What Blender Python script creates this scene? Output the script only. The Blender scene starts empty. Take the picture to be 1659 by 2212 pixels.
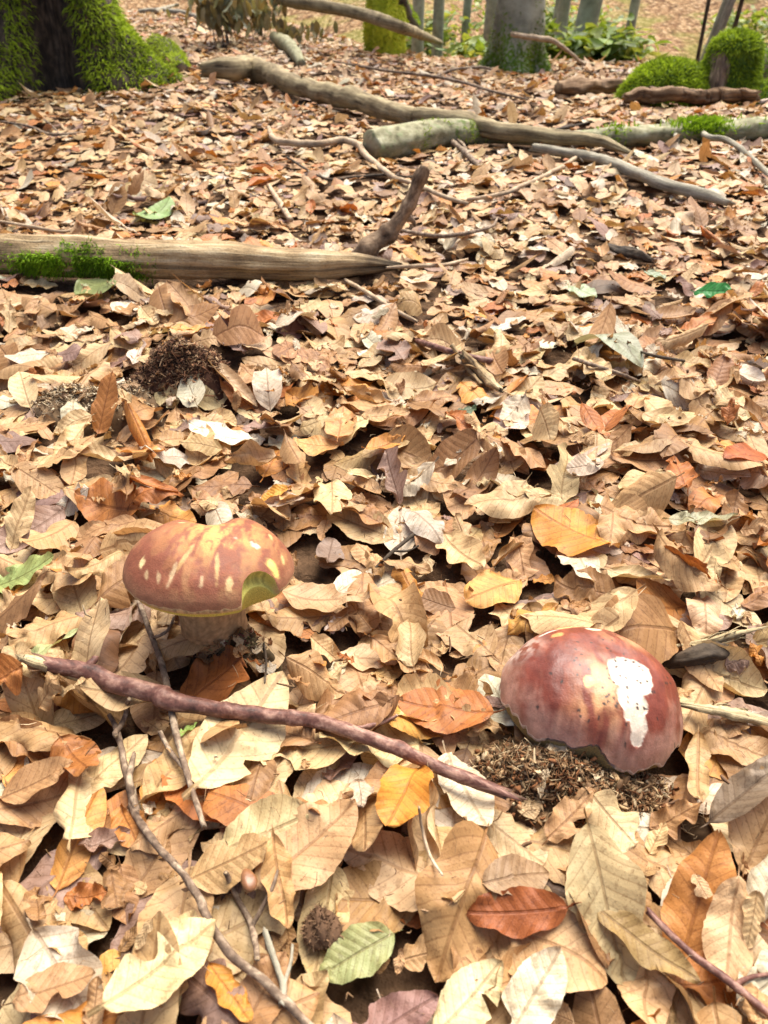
import bpy, math, time
import numpy as np
from mathutils import Vector, Matrix

T0 = time.time()
R = math.radians
sc = bpy.context.scene
col = sc.collection
rng = np.random.default_rng(7)

# ------------------------------------------------------------------ camera, sky, sun, exposure
CAM_H, PITCH, FPX, PW, PH = 0.45, R(37.0), 1600.0, 1659.0, 2212.0
cd = bpy.data.cameras.new("camera")
cam = bpy.data.objects.new("camera", cd)
col.objects.link(cam)
cam.location = (0, 0, CAM_H)
cam.rotation_euler = (R(90) - PITCH, 0, 0)
cd.sensor_fit = 'HORIZONTAL'
cd.sensor_width = 24.0
cd.lens = 24.0 * FPX / PW
cd.clip_start, cd.clip_end = 0.02, 900
cd.dof.use_dof = True
cd.dof.focus_distance = 0.66
cd.dof.aperture_fstop = cd.lens / 2.2
sc.camera = cam

SUN_EL, SUN_AZ = R(60), R(25)                 # azimuth from +Y towards +X
world = bpy.data.worlds.new("World")
sc.world = world
world.use_nodes = True
wn = world.node_tree
sky = wn.nodes.new("ShaderNodeTexSky")
sky.sky_type = 'NISHITA'
sky.sun_disc = False
sky.sun_elevation = SUN_EL
sky.sun_rotation = SUN_AZ
sky.air_density, sky.dust_density, sky.ozone_density = 0.6, 4.0, 0.4
wn.links.new(sky.outputs[0], wn.nodes["Background"].inputs[0])
wn.nodes["Background"].inputs[1].default_value = 0.115
sd = bpy.data.lights.new("sun", 'SUN')
sd.energy = 3.7
sd.angle = R(52)
sd.color = (1.0, 0.95, 0.86)
sun = bpy.data.objects.new("sun", sd)
col.objects.link(sun)
tosun = Vector((math.sin(SUN_AZ) * math.cos(SUN_EL), math.cos(SUN_AZ) * math.cos(SUN_EL), math.sin(SUN_EL)))
sun.rotation_euler = tosun.to_track_quat('Z', 'Y').to_euler()
sun.location = tosun * 20
vs = sc.view_settings
vs.view_transform = 'Standard'
vs.look = 'None'
vs.gamma = 1.0
vs.use_curve_mapping = False
vs.exposure = 1.22
sc.cycles.max_bounces = 6
sc.cycles.diffuse_bounces = 4
sc.cycles.transmission_bounces = 4
sc.cycles.use_denoising = True

# ------------------------------------------------------------------ numeric helpers
def hash3(ix, iy, iz, seed):
    h = (ix * 374761393 + iy * 668265263 + iz * 2147483647 + seed * 1274126177) & 0xFFFFFFFF
    h = ((h ^ (h >> 13)) * 1274126177) & 0xFFFFFFFF
    h = (h ^ (h >> 16)) & 0xFFFFFFFF
    h = (h * 2246822519) & 0xFFFFFFFF
    h = h ^ (h >> 15)
    return (h & 0xFFFFFF) / float(0xFFFFFF)

def vnoise(p, seed=0):
    """value noise, p (N,3) -> (N,) in -1..1"""
    p = np.asarray(p, float)
    i = np.floor(p).astype(np.int64)
    f = p - i
    f = f * f * (3 - 2 * f)
    out = 0
    for dx in (0, 1):
        for dy in (0, 1):
            for dz in (0, 1):
                w = (f[:, 0] if dx else 1 - f[:, 0]) * (f[:, 1] if dy else 1 - f[:, 1]) * (f[:, 2] if dz else 1 - f[:, 2])
                out = out + w * hash3(i[:, 0] + dx, i[:, 1] + dy, i[:, 2] + dz, seed)
    return out * 2 - 1

def fbm(p, seed=0, octv=3):
    a, s, o = 1.0, 0, 0
    p = np.asarray(p, float)
    for k in range(octv):
        o = o + a * vnoise(p, seed + 17 * k)
        s += a
        a *= .5
        p = p * 2.03
    return o / s

def sstep(a, b, x):
    t = np.clip((np.asarray(x, float) - a) / (b - a), 0, 1)
    return t * t * (3 - 2 * t)

def gauss(x, s):
    return np.exp(-(x / s) ** 2)

# terrain -----------------------------------------------------------
def height(x, y):
    x = np.asarray(x, float); y = np.asarray(y, float)
    sh = x.shape
    x = np.atleast_1d(x).ravel(); y = np.atleast_1d(y).ravel()
    p = np.stack([x, y, 0 * x], 1)
    near = 0.014 * vnoise(p * 4.1, 3) + 0.006 * vnoise(p * 11, 5)
    z = near + 0.05 * sstep(2.0, 6, y) * vnoise(p * 0.9, 9)
    # low mound of dug-out litter left of the middle, pit and heap round the red-brown bolete
    z += 0.022 * np.exp(-(((x + .255) / .13) ** 2 + ((y - .98) / .06) ** 2))
    z -= 0.020 * np.exp(-(((x - .155) / .055) ** 2 + ((y - .335) / .035) ** 2))
    z += 0.016 * np.exp(-(((x - .16) / .11) ** 2 + ((y - .235) / .022) ** 2))
    z -= 0.011 * sstep(2.2, 1.0, y) + .10 * sstep(-.2, 1.2, x) * sstep(2.8, 5.5, y)
    z += 0.015 * np.exp(-(((x + .125) / .06) ** 2 + ((y - .43) / .05) ** 2))
    # ground climbs a little on the left, crest, dip and the far hillside
    z += 0.045 * sstep(.5, -2.5, x) * sstep(2.5, 7, y) * 2
    yc = 5.2 + 2.2 * sstep(.6, -2.0, x)
    z -= 1.15 * sstep(yc, yc + 3.6, y)
    z += 0.20 * np.maximum(y - yc - 3.4, 0) * sstep(120, 60, y) + 9.6 * sstep(60, 120, y)
    z += 0.12 * sstep(8, 14, y) * vnoise(p * .35, 21)
    return z.reshape(sh)

cp, sp = math.cos(PITCH), math.sin(PITCH)
def ray(px, py):
    u, v = (px - PW / 2) / FPX, (PH / 2 - py) / FPX
    return np.array([u, cp + v * sp, -sp + v * cp])

def at(px, py, lift=0.02):
    """point of the ground (plus a lift) that lies under this spot of the photograph"""
    d = ray(px, py)
    t = (CAM_H - lift) / max(-d[2], .02)
    t = min(t, 30)
    for _ in range(12):
        p = np.array([0, 0, CAM_H]) + d * t
        z = float(height(p[0], p[1])) + lift
        t2 = (CAM_H - z) / max(-d[2], .02)
        t = min(t + .6 * (t2 - t), 30)
    return np.array([0, 0, CAM_H]) + d * t

def depth_of(p):
    return p[1] * cp - (p[2] - CAM_H) * sp

def project(P):
    P = np.asarray(P, float)
    dz = P[..., 2] - CAM_H
    dep = P[..., 1] * cp - dz * sp
    up = P[..., 1] * sp + dz * cp
    return PW / 2 + FPX * P[..., 0] / dep, PH / 2 - FPX * up / dep, dep

# ------------------------------------------------------------------ mesh helpers
def make_mesh(name, V, F, mat=None, attrs=None, smooth=True):
    """F: (n,4) or (n,3) int array, or a list of such arrays"""
    V = np.asarray(V, np.float32)
    Fs = F if isinstance(F, list) else [F]
    Fs = [np.asarray(f, np.int32) for f in Fs if len(f)]
    me = bpy.data.meshes.new(name)
    me.vertices.add(len(V))
    me.vertices.foreach_set("co", V.ravel())
    nl = sum(f.size for f in Fs)
    npol = sum(len(f) for f in Fs)
    me.loops.add(nl)
    me.polygons.add(npol)
    me.loops.foreach_set("vertex_index", np.concatenate([f.ravel() for f in Fs]))
    tot = np.concatenate([np.full(len(f), f.shape[1], np.int32) for f in Fs])
    start = np.concatenate([[0], np.cumsum(tot)[:-1]]).astype(np.int32)
    me.polygons.foreach_set("loop_start", start)
    me.update(calc_edges=True)
    me.validate()
    if smooth:
        me.shade_smooth()
    for k, a in (attrs or {}).items():
        a = np.asarray(a, np.float32)
        if a.ndim == 1:
            me.attributes.new(k, 'FLOAT', 'POINT').data.foreach_set("value", a)
        elif a.shape[1] == 4:
            me.attributes.new(k, 'FLOAT_COLOR', 'POINT').data.foreach_set("color", a.ravel())
        else:
            me.attributes.new(k, 'FLOAT_VECTOR', 'POINT').data.foreach_set("vector", a.ravel())
    if mat:
        me.materials.append(mat)
    return me

def link(name, me, parent=None, loc=None):
    o = bpy.data.objects.new(name, me)
    col.objects.link(o)
    if parent is not None:
        o.parent = parent
    if loc is not None:
        o.location = loc
    return o

def tag(o, label, cat, group=None, kind=None):
    o["label"] = label
    o["category"] = cat
    if group: o["group"] = group
    if kind: o["kind"] = kind
    return o

def empty(name, loc):
    o = bpy.data.objects.new(name, None)
    col.objects.link(o)
    o.location = [float(c) for c in loc]
    o.empty_display_size = .02
    return o

def grid_faces(nr, nc, wrap=False):
    r = np.arange(nr - 1)[:, None]
    c = np.arange(nc if wrap else nc - 1)[None, :]
    a = r * nc + c
    b = r * nc + (c + 1) % nc
    return np.stack([a, b, b + nc, a + nc], -1).reshape(-1, 4)

def catmull(P, n):
    P = np.asarray(P, float)
    if len(P) == 2:
        t = np.linspace(0, 1, n)[:, None]
        return P[0] * (1 - t) + P[1] * t
    Q = np.vstack([2 * P[0] - P[1], P, 2 * P[-1] - P[-2]])
    seg = np.linalg.norm(np.diff(P[:, :3], axis=0), axis=1)
    cum = np.concatenate([[0], np.cumsum(seg)])
    out = []
    for s in np.linspace(0, cum[-1], n):
        i = min(np.searchsorted(cum, s, 'right') - 1, len(P) - 2)
        t = (s - cum[i]) / max(seg[i], 1e-9)
        p0, p1, p2, p3 = Q[i], Q[i + 1], Q[i + 2], Q[i + 3]
        out.append(.5 * (2 * p1 + (p2 - p0) * t + (2 * p0 - 5 * p1 + 4 * p2 - p3) * t * t + (3 * p1 - p0 - 3 * p2 + p3) * t ** 3))
    return np.array(out)

def tube_geo(path, radii, sides=10, n=40, rough=.08, seed=0, ragged=0.0, knots=(), wander=0.0, flat=1.0, ridge=.05):
    """lumpy tapering tube through path points; returns V, F, attrs dict. ragged: splintered far end"""
    P = np.asarray(path, float)
    PR = catmull(np.hstack([P, np.asarray(radii, float)[:, None]]), n)
    C, rad = PR[:, :3], np.maximum(PR[:, 3], 2e-4)
    s = np.concatenate([[0], np.cumsum(np.linalg.norm(np.diff(C, axis=0), axis=1))])
    if wander:
        q = np.stack([s * 25, s * 0 + seed, s * 0], 1)
        env = np.minimum(1, np.minimum(s, s[-1] - s) / (.1 * s[-1] + 1e-6))[:, None]
        C = C + wander * env * np.stack([fbm(q, seed), fbm(q, seed + 1), .5 * fbm(q, seed + 2)], 1)
    Tn = np.gradient(C, axis=0)
    Tn /= np.linalg.norm(Tn, axis=1)[:, None] + 1e-9
    up = np.array([0, 0, 1.0])
    if abs(Tn[:, 2]).mean() > .75:
        up = np.array([0.1, 1.0, 0])
    A = np.cross(Tn, up); A /= np.linalg.norm(A, axis=1)[:, None] + 1e-9
    B = np.cross(A, Tn)
    th = np.arange(sides) / sides * 2 * math.pi
    ct, st = np.cos(th), np.sin(th)
    rr = rad[:, None] * np.ones(sides)[None, :]
    q = np.stack([(s[:, None] / rad.mean() * .35 + 0 * th[None, :]), ct[None, :] * 1.2 + 0 * s[:, None], st[None, :] * 1.2 + 0 * s[:, None]], -1).reshape(-1, 3)
    rr = rr * (1 + rough * fbm(q, seed + 5, 3).reshape(n, sides) * 1.6)
    if ridge:
        q2 = np.stack([(s[:, None] / rad.mean() * .10 + 0 * th[None, :]), ct[None, :] * 3.6 + 0 * s[:, None], st[None, :] * 3.6 + 0 * s[:, None]], -1).reshape(-1, 3)
        rr = rr * (1 - ridge * 1.8 * np.abs(fbm(q2, seed + 9, 3)).reshape(n, sides) * 1.4 + ridge * .5)
    for (ks, kw, kh) in knots:      # swellings along the length
        rr = rr * (1 + kh * gauss(s / s[-1] - ks, kw))[:, None]
    V = C[:, None, :] + rr[..., None] * (ct[None, :, None] * A[:, None, :] + flat * st[None, :, None] * B[:, None, :])
    if ragged:
        k = max(2, n // 8)
        sh = (hash3(np.arange(sides), np.arange(sides) * 0 + seed, np.arange(sides) * 0, seed) - .3) * ragged
        for j in range(k):
            V[n - 1 - j] += Tn[n - 1 - j] * (sh * (1 - j / k))[:, None]
            V[j] -= Tn[j] * (np.roll(sh, 3) * (1 - j / k))[:, None]
    uv = np.stack([s[:, None] + 0 * th[None, :], th[None, :] * rad.mean() + 0 * s[:, None], np.full((n, sides), (seed * .377) % 1.0)], -1)
    V = V.reshape(-1, 3)
    F4 = grid_faces(n, sides, True)[:, ::-1]
    c0, c1 = len(V), len(V) + 1
    V = np.vstack([V, C[0], C[-1]])
    k = np.arange(sides); k2 = (k + 1) % sides
    F3 = np.vstack([np.stack([k, k2, np.full(sides, c0)], 1), np.stack([(n - 1) * sides + k2, (n - 1) * sides + k, np.full(sides, c1)], 1)])
    UV = np.vstack([uv.reshape(-1, 3), [[0, 0, .5], [s[-1], 0, .5]]])
    endm = np.zeros(len(V)); endm[c0] = 1; endm[c1] = 1
    return V, [F4, F3], {"tuv": UV, "endm": endm, "ms": np.zeros(len(V))}

def join_geo(geos):
    Vs, Fq, Ft, at_, off = [], [], [], {}, 0
    for V, F, A in geos:
        Vs.append(V)
        for f in F:
            (Fq if f.shape[1] == 4 else Ft).append(f + off)
        for k, a in A.items():
            at_.setdefault(k, []).append(a)
        off += len(V)
    F = ([np.vstack(Fq)] if Fq else []) + ([np.vstack(Ft)] if Ft else [])
    return np.vstack(Vs), F, {k: np.concatenate(a) for k, a in at_.items()}

def tris_of(F):
    out = []
    for f in (F if isinstance(F, list) else [F]):
        if f.shape[1] == 4:
            out += [f[:, [0, 1, 2]], f[:, [0, 2, 3]]]
        else:
            out.append(f)
    return np.vstack(out)

def sample_surface(V, F, n, rg, weight=None):
    T = tris_of(F)
    a, b, c = V[T[:, 0]], V[T[:, 1]], V[T[:, 2]]
    N = np.cross(b - a, c - a)
    ar = np.linalg.norm(N, axis=1)
    N = N / (ar[:, None] + 1e-12)
    w = ar.copy()
    if weight is not None:
        w = w * weight((a + b + c) / 3, N)
    w = np.maximum(w, 0) + 1e-15
    i = rg.choice(len(T), n, p=w / w.sum())
    r1, r2 = np.sqrt(rg.random(n)), rg.random(n)
    P = a[i] * (1 - r1)[:, None] + b[i] * (r1 * (1 - r2))[:, None] + c[i] * (r1 * r2)[:, None]
    return P, N[i]

def blades(P, N, rg, lmin, lmax, width, c_dark, c_light, droop=.35, spread=.6):
    """moss shoots: narrow bent blades on surface points"""
    n = len(P)
    D = N + spread * rg.normal(size=(n, 3)) + np.array([0, 0, -droop])
    D /= np.linalg.norm(D, axis=1)[:, None]
    L = rg.uniform(lmin, lmax, n)[:, None]
    S = np.cross(D, rg.normal(size=(n, 3)))
    S /= np.linalg.norm(S, axis=1)[:, None]
    w = width * rg.uniform(.6, 1.4, n)[:, None]
    base = P - N * .002
    mid = base + D * L * .55
    tip = base + D * L + np.array([0, 0, -1]) * L * droop * .4
    V = np.stack([base - S * w * .5, base + S * w * .5, mid + S * w * .45, mid - S * w * .45, tip], 1).reshape(-1, 3)
    o = np.arange(n)[:, None] * 5
    F4 = o + np.array([[0, 1, 2, 3]])
    F3 = o + np.array([[3, 2, 4]])
    t = np.clip(.6 + .5 * fbm(P * 14, 31, 2) + rg.normal(0, .22, n), 0, 1)[:, None]
    C = np.array(c_dark) * (1 - t) + np.array(c_light) * t
    C = np.hstack([C, np.ones((n, 1))])
    return V, [F4, F3], {"lc": np.repeat(C, 5, 0)}

# ------------------------------------------------------------------ materials
class NT:
    def __init__(s, name):
        s.m = bpy.data.materials.new(name)
        s.m.use_nodes = True
        s.t = s.m.node_tree
        s.b = s.t.nodes["Principled BSDF"]
        s.o = s.t.nodes["Material Output"]
    def n(s, typ, **kw):
        nd = s.t.nodes.new(typ)
        for k, v in kw.items():
            if k.startswith("in_"):
                k = k[3:]
                nd.inputs[int(k) if k.isdigit() else k].default_value = v
            else:
                setattr(nd, k, v)
        return nd
    def l(s, a, b):
        s.t.links.new(a, b)
    def math(s, op, a, b=None, clamp=False):
        nd = s.n("ShaderNodeMath", operation=op, use_clamp=clamp)
        for i, v in ((0, a), (1, b)):
            if v is None: continue
            if isinstance(v, (int, float)): nd.inputs[i].default_value = v
            else: s.l(v, nd.inputs[i])
        return nd.outputs[0]
    def noise(s, vec, scale, detail=3, rough=.55):
        nd = s.n("ShaderNodeTexNoise", in_Scale=scale, in_Detail=detail, in_Roughness=rough)
        if vec is not None: s.l(vec, nd.inputs["Vector"])
        return nd.outputs["Fac"]
    def ramp(s, fac, stops):
        nd = s.n("ShaderNodeValToRGB")
        e = nd.color_ramp.elements
        while len(e) < len(stops): e.new(.5)
        for k, (p, c) in enumerate(stops):
            e[k].position = p
            e[k].color = (*c, 1) if len(c) == 3 else c
        s.l(fac, nd.inputs[0])
        return nd.outputs[0]
    def maprange(s, v, a, b, c=0., d=1.):
        nd = s.n("ShaderNodeMapRange", clamp=True)
        nd.interpolation_type = 'SMOOTHSTEP'
        s.l(v, nd.inputs[0])
        for i, x in zip((1, 2, 3, 4), (a, b, c, d)): nd.inputs[i].default_value = x
        return nd.outputs[0]
    def mix(s, f, a, b, mode='MIX'):
        nd = s.n("ShaderNodeMix", data_type='RGBA', blend_type=mode)
        if isinstance(f, (int, float)): nd.inputs[0].default_value = f
        else: s.l(f, nd.inputs[0])
        for i, v in ((6, a), (7, b)):
            if isinstance(v, (tuple, list)): nd.inputs[i].default_value = (*v, 1) if len(v) == 3 else v
            else: s.l(v, nd.inputs[i])
        return nd.outputs[2]
    def attr(s, name):
        return s.n("ShaderNodeAttribute", attribute_name=name)
    def obj(s):
        return s.n("ShaderNodeTexCoord").outputs["Object"]
    def bump(s, h, strength, dist):
        nd = s.n("ShaderNodeBump", in_Strength=strength, in_Distance=dist)
        s.l(h, nd.inputs["Height"])
        s.l(nd.outputs[0], s.b.inputs["Normal"])
        return nd
    def set(s, **kw):
        for k, v in kw.items():
            s.b.inputs[k.replace("_", " ")].default_value = v

def leaf_material(name, trans=.22, veins=9.0, rough=.55, blotch=True):
    m = NT(name)
    lc = m.attr("lc").outputs["Color"]
    uv = m.n("ShaderNodeSeparateXYZ")
    m.l(m.attr("luv").outputs["Vector"], uv.inputs[0])
    ux, v, rnd = uv.outputs
    ax = m.math('ABSOLUTE', ux)
    s = m.math('MULTIPLY', m.math('SUBTRACT', v, m.math('MULTIPLY', ax, .75)), veins)
    fr = m.math('FRACT', s)
    dd = m.math('ABSOLUTE', m.math('SUBTRACT', fr, .5))
    line = m.maprange(dd, .085, .025)
    mid = m.maprange(ax, .020, .006)
    vein = m.math('MAXIMUM', m.math('MULTIPLY', line, .72), mid)
    # leaf-own coordinates so that every leaf is blotched differently
    comb = m.n("ShaderNodeCombineXYZ")
    m.l(ux, comb.inputs[0]); m.l(v, comb.inputs[1])
    m.l(m.math('MULTIPLY', rnd, 61.0), comb.inputs[2])
    vec = comb.outputs[0]
    n1 = m.noise(vec, 3.2, 4, .6)
    n2 = m.noise(vec, 11, 4, .65)
    n3 = m.noise(vec, 46, 2, .6)
    c = m.mix(m.maprange(n1, .47, .62), lc, m.mix(1.0, lc, (1.20, 1.26, 1.34), 'MULTIPLY')) if blotch else lc
    c = m.mix(m.math('MULTIPLY', m.maprange(n2, .54, .66), .55), c, m.mix(1.0, c, (.52, .45, .40), 'MULTIPLY'))
    c = m.mix(m.math('MULTIPLY', m.maprange(n3, .58, .66), .5), c, m.mix(1.0, c, (.5, .42, .36), 'MULTIPLY'))
    c = m.mix(m.math('MULTIPLY', vein, .62), c, m.mix(1.0, c, (.50, .40, .32), 'MULTIPLY'))
    h = m.math('ADD', m.math('MULTIPLY', dd, .8), m.math('ADD', m.math('MULTIPLY', mid, -.6), m.math('MULTIPLY', n3, .35)))
    h = m.math('ADD', h, m.math('MULTIPLY', n2, .6))
    bp = m.bump(h, .6, .0012)
    m.l(c, m.b.inputs["Base Color"])
    m.set(Roughness=rough, Specular_IOR_Level=.35)
    tr = m.n("ShaderNodeBsdfTranslucent")
    m.l(m.mix(1.0, c, (1.0, .78, .5), 'MULTIPLY'), tr.inputs[0])
    m.l(bp.outputs[0], tr.inputs["Normal"])
    mx = m.n("ShaderNodeMixShader", in_0=trans)
    m.l(m.b.outputs[0], mx.inputs[1]); m.l(tr.outputs[0], mx.inputs[2])
    m.l(mx.outputs[0], m.o.inputs[0])
    return m.m

def attr_material(name, rough=.8, trans=0.0, spec=.2, nscale=300., namp=.35, bump=.4, bdist=.001):
    m = NT(name)
    c = m.attr("lc").outputs["Color"]
    o = m.obj()
    n = m.noise(o, nscale, 3)
    c = m.mix(namp, c, m.mix(1.0, c, m.ramp(n, [(.3, (.3, .3, .3)), (.7, (1.5, 1.5, 1.5))]), 'MULTIPLY'))
    m.l(c, m.b.inputs["Base Color"])
    m.set(Roughness=rough, Specular_IOR_Level=spec)
    bp = m.bump(n, bump, bdist) if bump else None
    if trans:
        tr = m.n("ShaderNodeBsdfTranslucent")
        m.l(c, tr.inputs[0])
        mx = m.n("ShaderNodeMixShader", in_0=trans)
        m.l(m.b.outputs[0], mx.inputs[1]); m.l(tr.outputs[0], mx.inputs[2])
        m.l(mx.outputs[0], m.o.inputs[0])
    return m.m

def wood_material(name, dark, mid_, light, along=18., around=160., cracks=.5, end=(.42, .30, .17), moss=(.05, .085, .010), rough=.8, bump=.7, bdist=.003, lichen=None):
    m = NT(name)
    t = m.attr("tuv").outputs["Vector"]
    mp = m.n("ShaderNodeMapping")
    m.l(t, mp.inputs[0])
    mp.inputs["Scale"].default_value = (along, around, 7.0)
    grain = m.noise(mp.outputs[0], 1.0, 5, .62)
    o = m.obj()
    patch = m.noise(o, 22, 3)
    fine = m.noise(o, 260, 3)
    f = m.math('ADD', m.math('MULTIPLY', grain, .7), m.math('MULTIPLY', patch, .3))
    c = m.ramp(f, [(.36, dark), (.5, mid_), (.64, light)])
    c = m.mix(m.math('MULTIPLY', m.maprange(fine, .5, .7), .5), c, m.mix(1.0, c, (.45, .42, .40), 'MULTIPLY'))
    if lichen:
        c = m.mix(m.math('MULTIPLY', m.maprange(m.noise(o, 55, 4), .55, .66), .8), c, lichen)
    crack = m.maprange(grain, .36, .30)
    c = m.mix(m.math('MULTIPLY', crack, cracks), c, (.025, .017, .011))
    c = m.mix(m.math('MULTIPLY', m.attr("endm").outputs["Fac"], .9), c, end)
    ms = m.attr("ms").outputs["Fac"]
    msm = m.maprange(m.math('ADD', ms, m.math('MULTIPLY', m.math('SUBTRACT', m.noise(o, 60, 4), .5), 1.2)), .35, .6)
    c = m.mix(msm, c, m.mix(fine, moss, tuple(2.2 * k for k in moss)))
    m.l(c, m.b.inputs["Base Color"])
    m.set(Roughness=rough, Specular_IOR_Level=.25)
    m.bump(m.math('ADD', grain, m.math('MULTIPLY', fine, .35)), bump, bdist)
    return m.m

M_leaf = leaf_material("dry_leaf")
M_fresh = leaf_material("fresh_leaf", trans=.35, rough=.42)
M_lush = leaf_material("living_leaf", trans=.5, rough=.45)
M_moss = attr_material("moss_shoots", rough=.75, trans=.35, nscale=120, bump=0)
M_debris = attr_material("litter_crumbs", rough=.9, nscale=260)
M_log = wood_material("barkless_log", (.11, .068, .034), (.33, .23, .115), (.56, .45, .28), along=6, around=110, cracks=.9, end=(.035, .026, .02), bump=1.0, bdist=.004, moss=(.07, .11, .012))
M_branch = wood_material("grey_branch", (.10, .072, .036), (.26, .20, .105), (.44, .36, .20), along=8, around=70, cracks=.7, bump=.9, bdist=.004)
M_grey = wood_material("silvery_branch", (.13, .115, .08), (.28, .25, .18), (.44, .40, .30), along=9, around=90, cracks=.7, bump=.9)
M_lichen = wood_material("lichen_log", (.13, .12, .06), (.27, .25, .14), (.42, .40, .26), along=40, around=60, cracks=.3, lichen=(.22, .25, .12))
M_red = wood_material("reddish_twig_bark", (.060, .026, .020), (.15, .066, .048), (.36, .21, .15), along=120, around=160, cracks=.4, end=(.6, .46, .28), rough=.5, bump=.5, bdist=.0015)
M_twig = wood_material("brown_twig_bark", (.06, .038, .026), (.17, .115, .075), (.40, .31, .21), along=130, around=150, cracks=.4, bdist=.001)
M_pale = wood_material("pale_twig_bark", (.22, .15, .09), (.40, .29, .18), (.55, .44, .30), along=50, around=90, cracks=.3, bdist=.001)
M_rot = wood_material("rotten_wood", (.055, .030, .016), (.20, .115, .055), (.42, .28, .16), along=8, around=60, cracks=.9, bump=1.0, bdist=.006)
M_stub = wood_material("stub_bark", (.07, .042, .024), (.21, .135, .078), (.40, .28, .17), along=45, around=70, cracks=.7, bump=1.0)
M_stumpwood = wood_material("stump_wood", (.05, .03, .02), (.20, .13, .08), (.40, .28, .18), along=14, around=60, cracks=.8)
M_dark = wood_material("dark_bark", (.018, .013, .009), (.06, .042, .026), (.14, .10, .065), along=20, around=70, cracks=.7)
M_split = wood_material("split_wood", (.22, .16, .08), (.42, .33, .18), (.58, .50, .32), along=8, around=500, cracks=.5)
M_beech = wood_material("beech_bark", (.17, .16, .11), (.30, .29, .20), (.42, .41, .30), along=6, around=4, cracks=.1, bump=.3, bdist=.006, moss=(.07, .12, .01))
M_limetrunk = wood_material("sun_painted_mossy_bark", (.36, .38, .02), (.52, .55, .03), (.62, .64, .06), along=12, around=12, cracks=.1, bump=.4, bdist=.006, moss=(.10, .17, .01))  # local sunlight on this trunk is painted into the brightened bark colours

def ground_material():
    m = NT("leaf_strewn_soil")
    o = m.obj()
    vor = m.n("ShaderNodeTexVoronoi", in_Scale=19.0, in_Randomness=1.0)
    wob = m.n("ShaderNodeVectorMath", operation='ADD')
    nz = m.n("ShaderNodeTexNoise", in_Scale=24.0, in_Detail=2.0)
    m.l(o, nz.inputs["Vector"])
    sc_ = m.n("ShaderNodeVectorMath", operation='SCALE')
    m.l(nz.outputs["Color"], sc_.inputs[0]); sc_.inputs["Scale"].default_value = .05
    m.l(o, wob.inputs[0]); m.l(sc_.outputs[0], wob.inputs[1])
    m.l(wob.outputs[0], vor.inputs["Vector"])
    sep = m.n("ShaderNodeSeparateColor")
    m.l(vor.outputs["Color"], sep.inputs[0])
    c = m.ramp(sep.outputs[0], [(0, (.13, .065, .03)), (.3, (.27, .15, .07)), (.6, (.38, .24, .12)), (1, (.50, .36, .21))])
    c = m.mix(m.maprange(vor.outputs["Distance"], .35, .75), c, m.mix(1.0, c, (.4, .35, .3), 'MULTIPLY'))
    big = m.noise(o, 1.1, 4)
    c = m.mix(m.math('MULTIPLY', m.maprange(big, .47, .60), .5), c, (.20, .22, .04))     # sparse green herb cover
    geo = m.n("ShaderNodeSeparateXYZ")
    m.l(o, geo.inputs[0])
    far = m.maprange(geo.outputs[1], 5.0, 7.5)
    soil = m.ramp(m.noise(o, 60, 5), [(.3, (.035, .02, .011)), (.7, (.12, .07, .038))])
    c = m.mix(far, soil, c)
    m.l(c, m.b.inputs["Base Color"])
    m.set(Roughness=.95, Specular_IOR_Level=.1)
    m.bump(m.math('ADD', vor.outputs["Distance"], m.noise(o, 40, 4)), .8, .03)
    return m.m

# ------------------------------------------------------------------ the ground, one sheet
def axis(lo, hi, step, grow, start):
    a = list(np.arange(lo, hi, step))
    s, x = step, a[-1]
    while x < start:
        s *= grow
        x += s
        a.append(x)
    return np.array(a)
xs = axis(0, 3.2, .05, 1.16, 420)
xs = np.concatenate([-xs[:0:-1], xs])
ys = axis(0, 7.0, .05, 1.1, 420)
yb = axis(0, .6, .05, 1.3, 60)
ys = np.concatenate([-yb[:0:-1], ys])
GX, GY = np.meshgrid(xs, ys)
GZ = height(GX, GY) - .012 * sstep(8, 6.5, GY)
ground = link("ground", make_mesh("ground", np.stack([GX, GY, GZ], -1).reshape(-1, 3), grid_faces(len(ys), len(xs)), ground_material()))
tag(ground, "brown soil of the forest floor rising to a hillside behind", "ground", kind="structure")

LAND = []      # landmarks used to describe where a leaf lies: (x, y, phrase)
EXCL = []      # (x, y, r) circles free of loose leaves

def no_leaf_path(P, r):
    for p in catmull(P, 40): EXCL.append((p[0], p[1], r))

# ------------------------------------------------------------------ boletes
def azr(V):
    return np.arctan2(V[:, 1], V[:, 0]), np.hypot(V[:, 0], V[:, 1])

def cap_material(name, rough, spec, bump):
    m = NT(name)
    c = m.attr("lc").outputs["Color"]
    o = m.obj()
    n1 = m.noise(o, 150, 4, .6)
    n2 = m.noise(o, 900, 2, .6)
    c = m.mix(.35, c, m.mix(1.0, c, m.ramp(n1, [(.35, (.62, .55, .50)), (.68, (1.3, 1.32, 1.35))]), 'MULTIPLY'))
    c = m.mix(.3, c, m.mix(1.0, c, m.ramp(n2, [(.35, (.6, .6, .6)), (.68, (1.25, 1.25, 1.25))]), 'MULTIPLY'))
    m.l(c, m.b.inputs["Base Color"])
    m.l(m.math('ADD', m.math('MULTIPLY', n1, .35), rough - .15), m.b.inputs["Roughness"])
    m.set(Specular_IOR_Level=spec, Subsurface_Weight=.06, Subsurface_Radius=(.01, .004, .002), Subsurface_Scale=.3)
    m.bump(m.math('ADD', n1, m.math('MULTIPLY', n2, .4)), bump, .0012)
    return m.m

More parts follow.
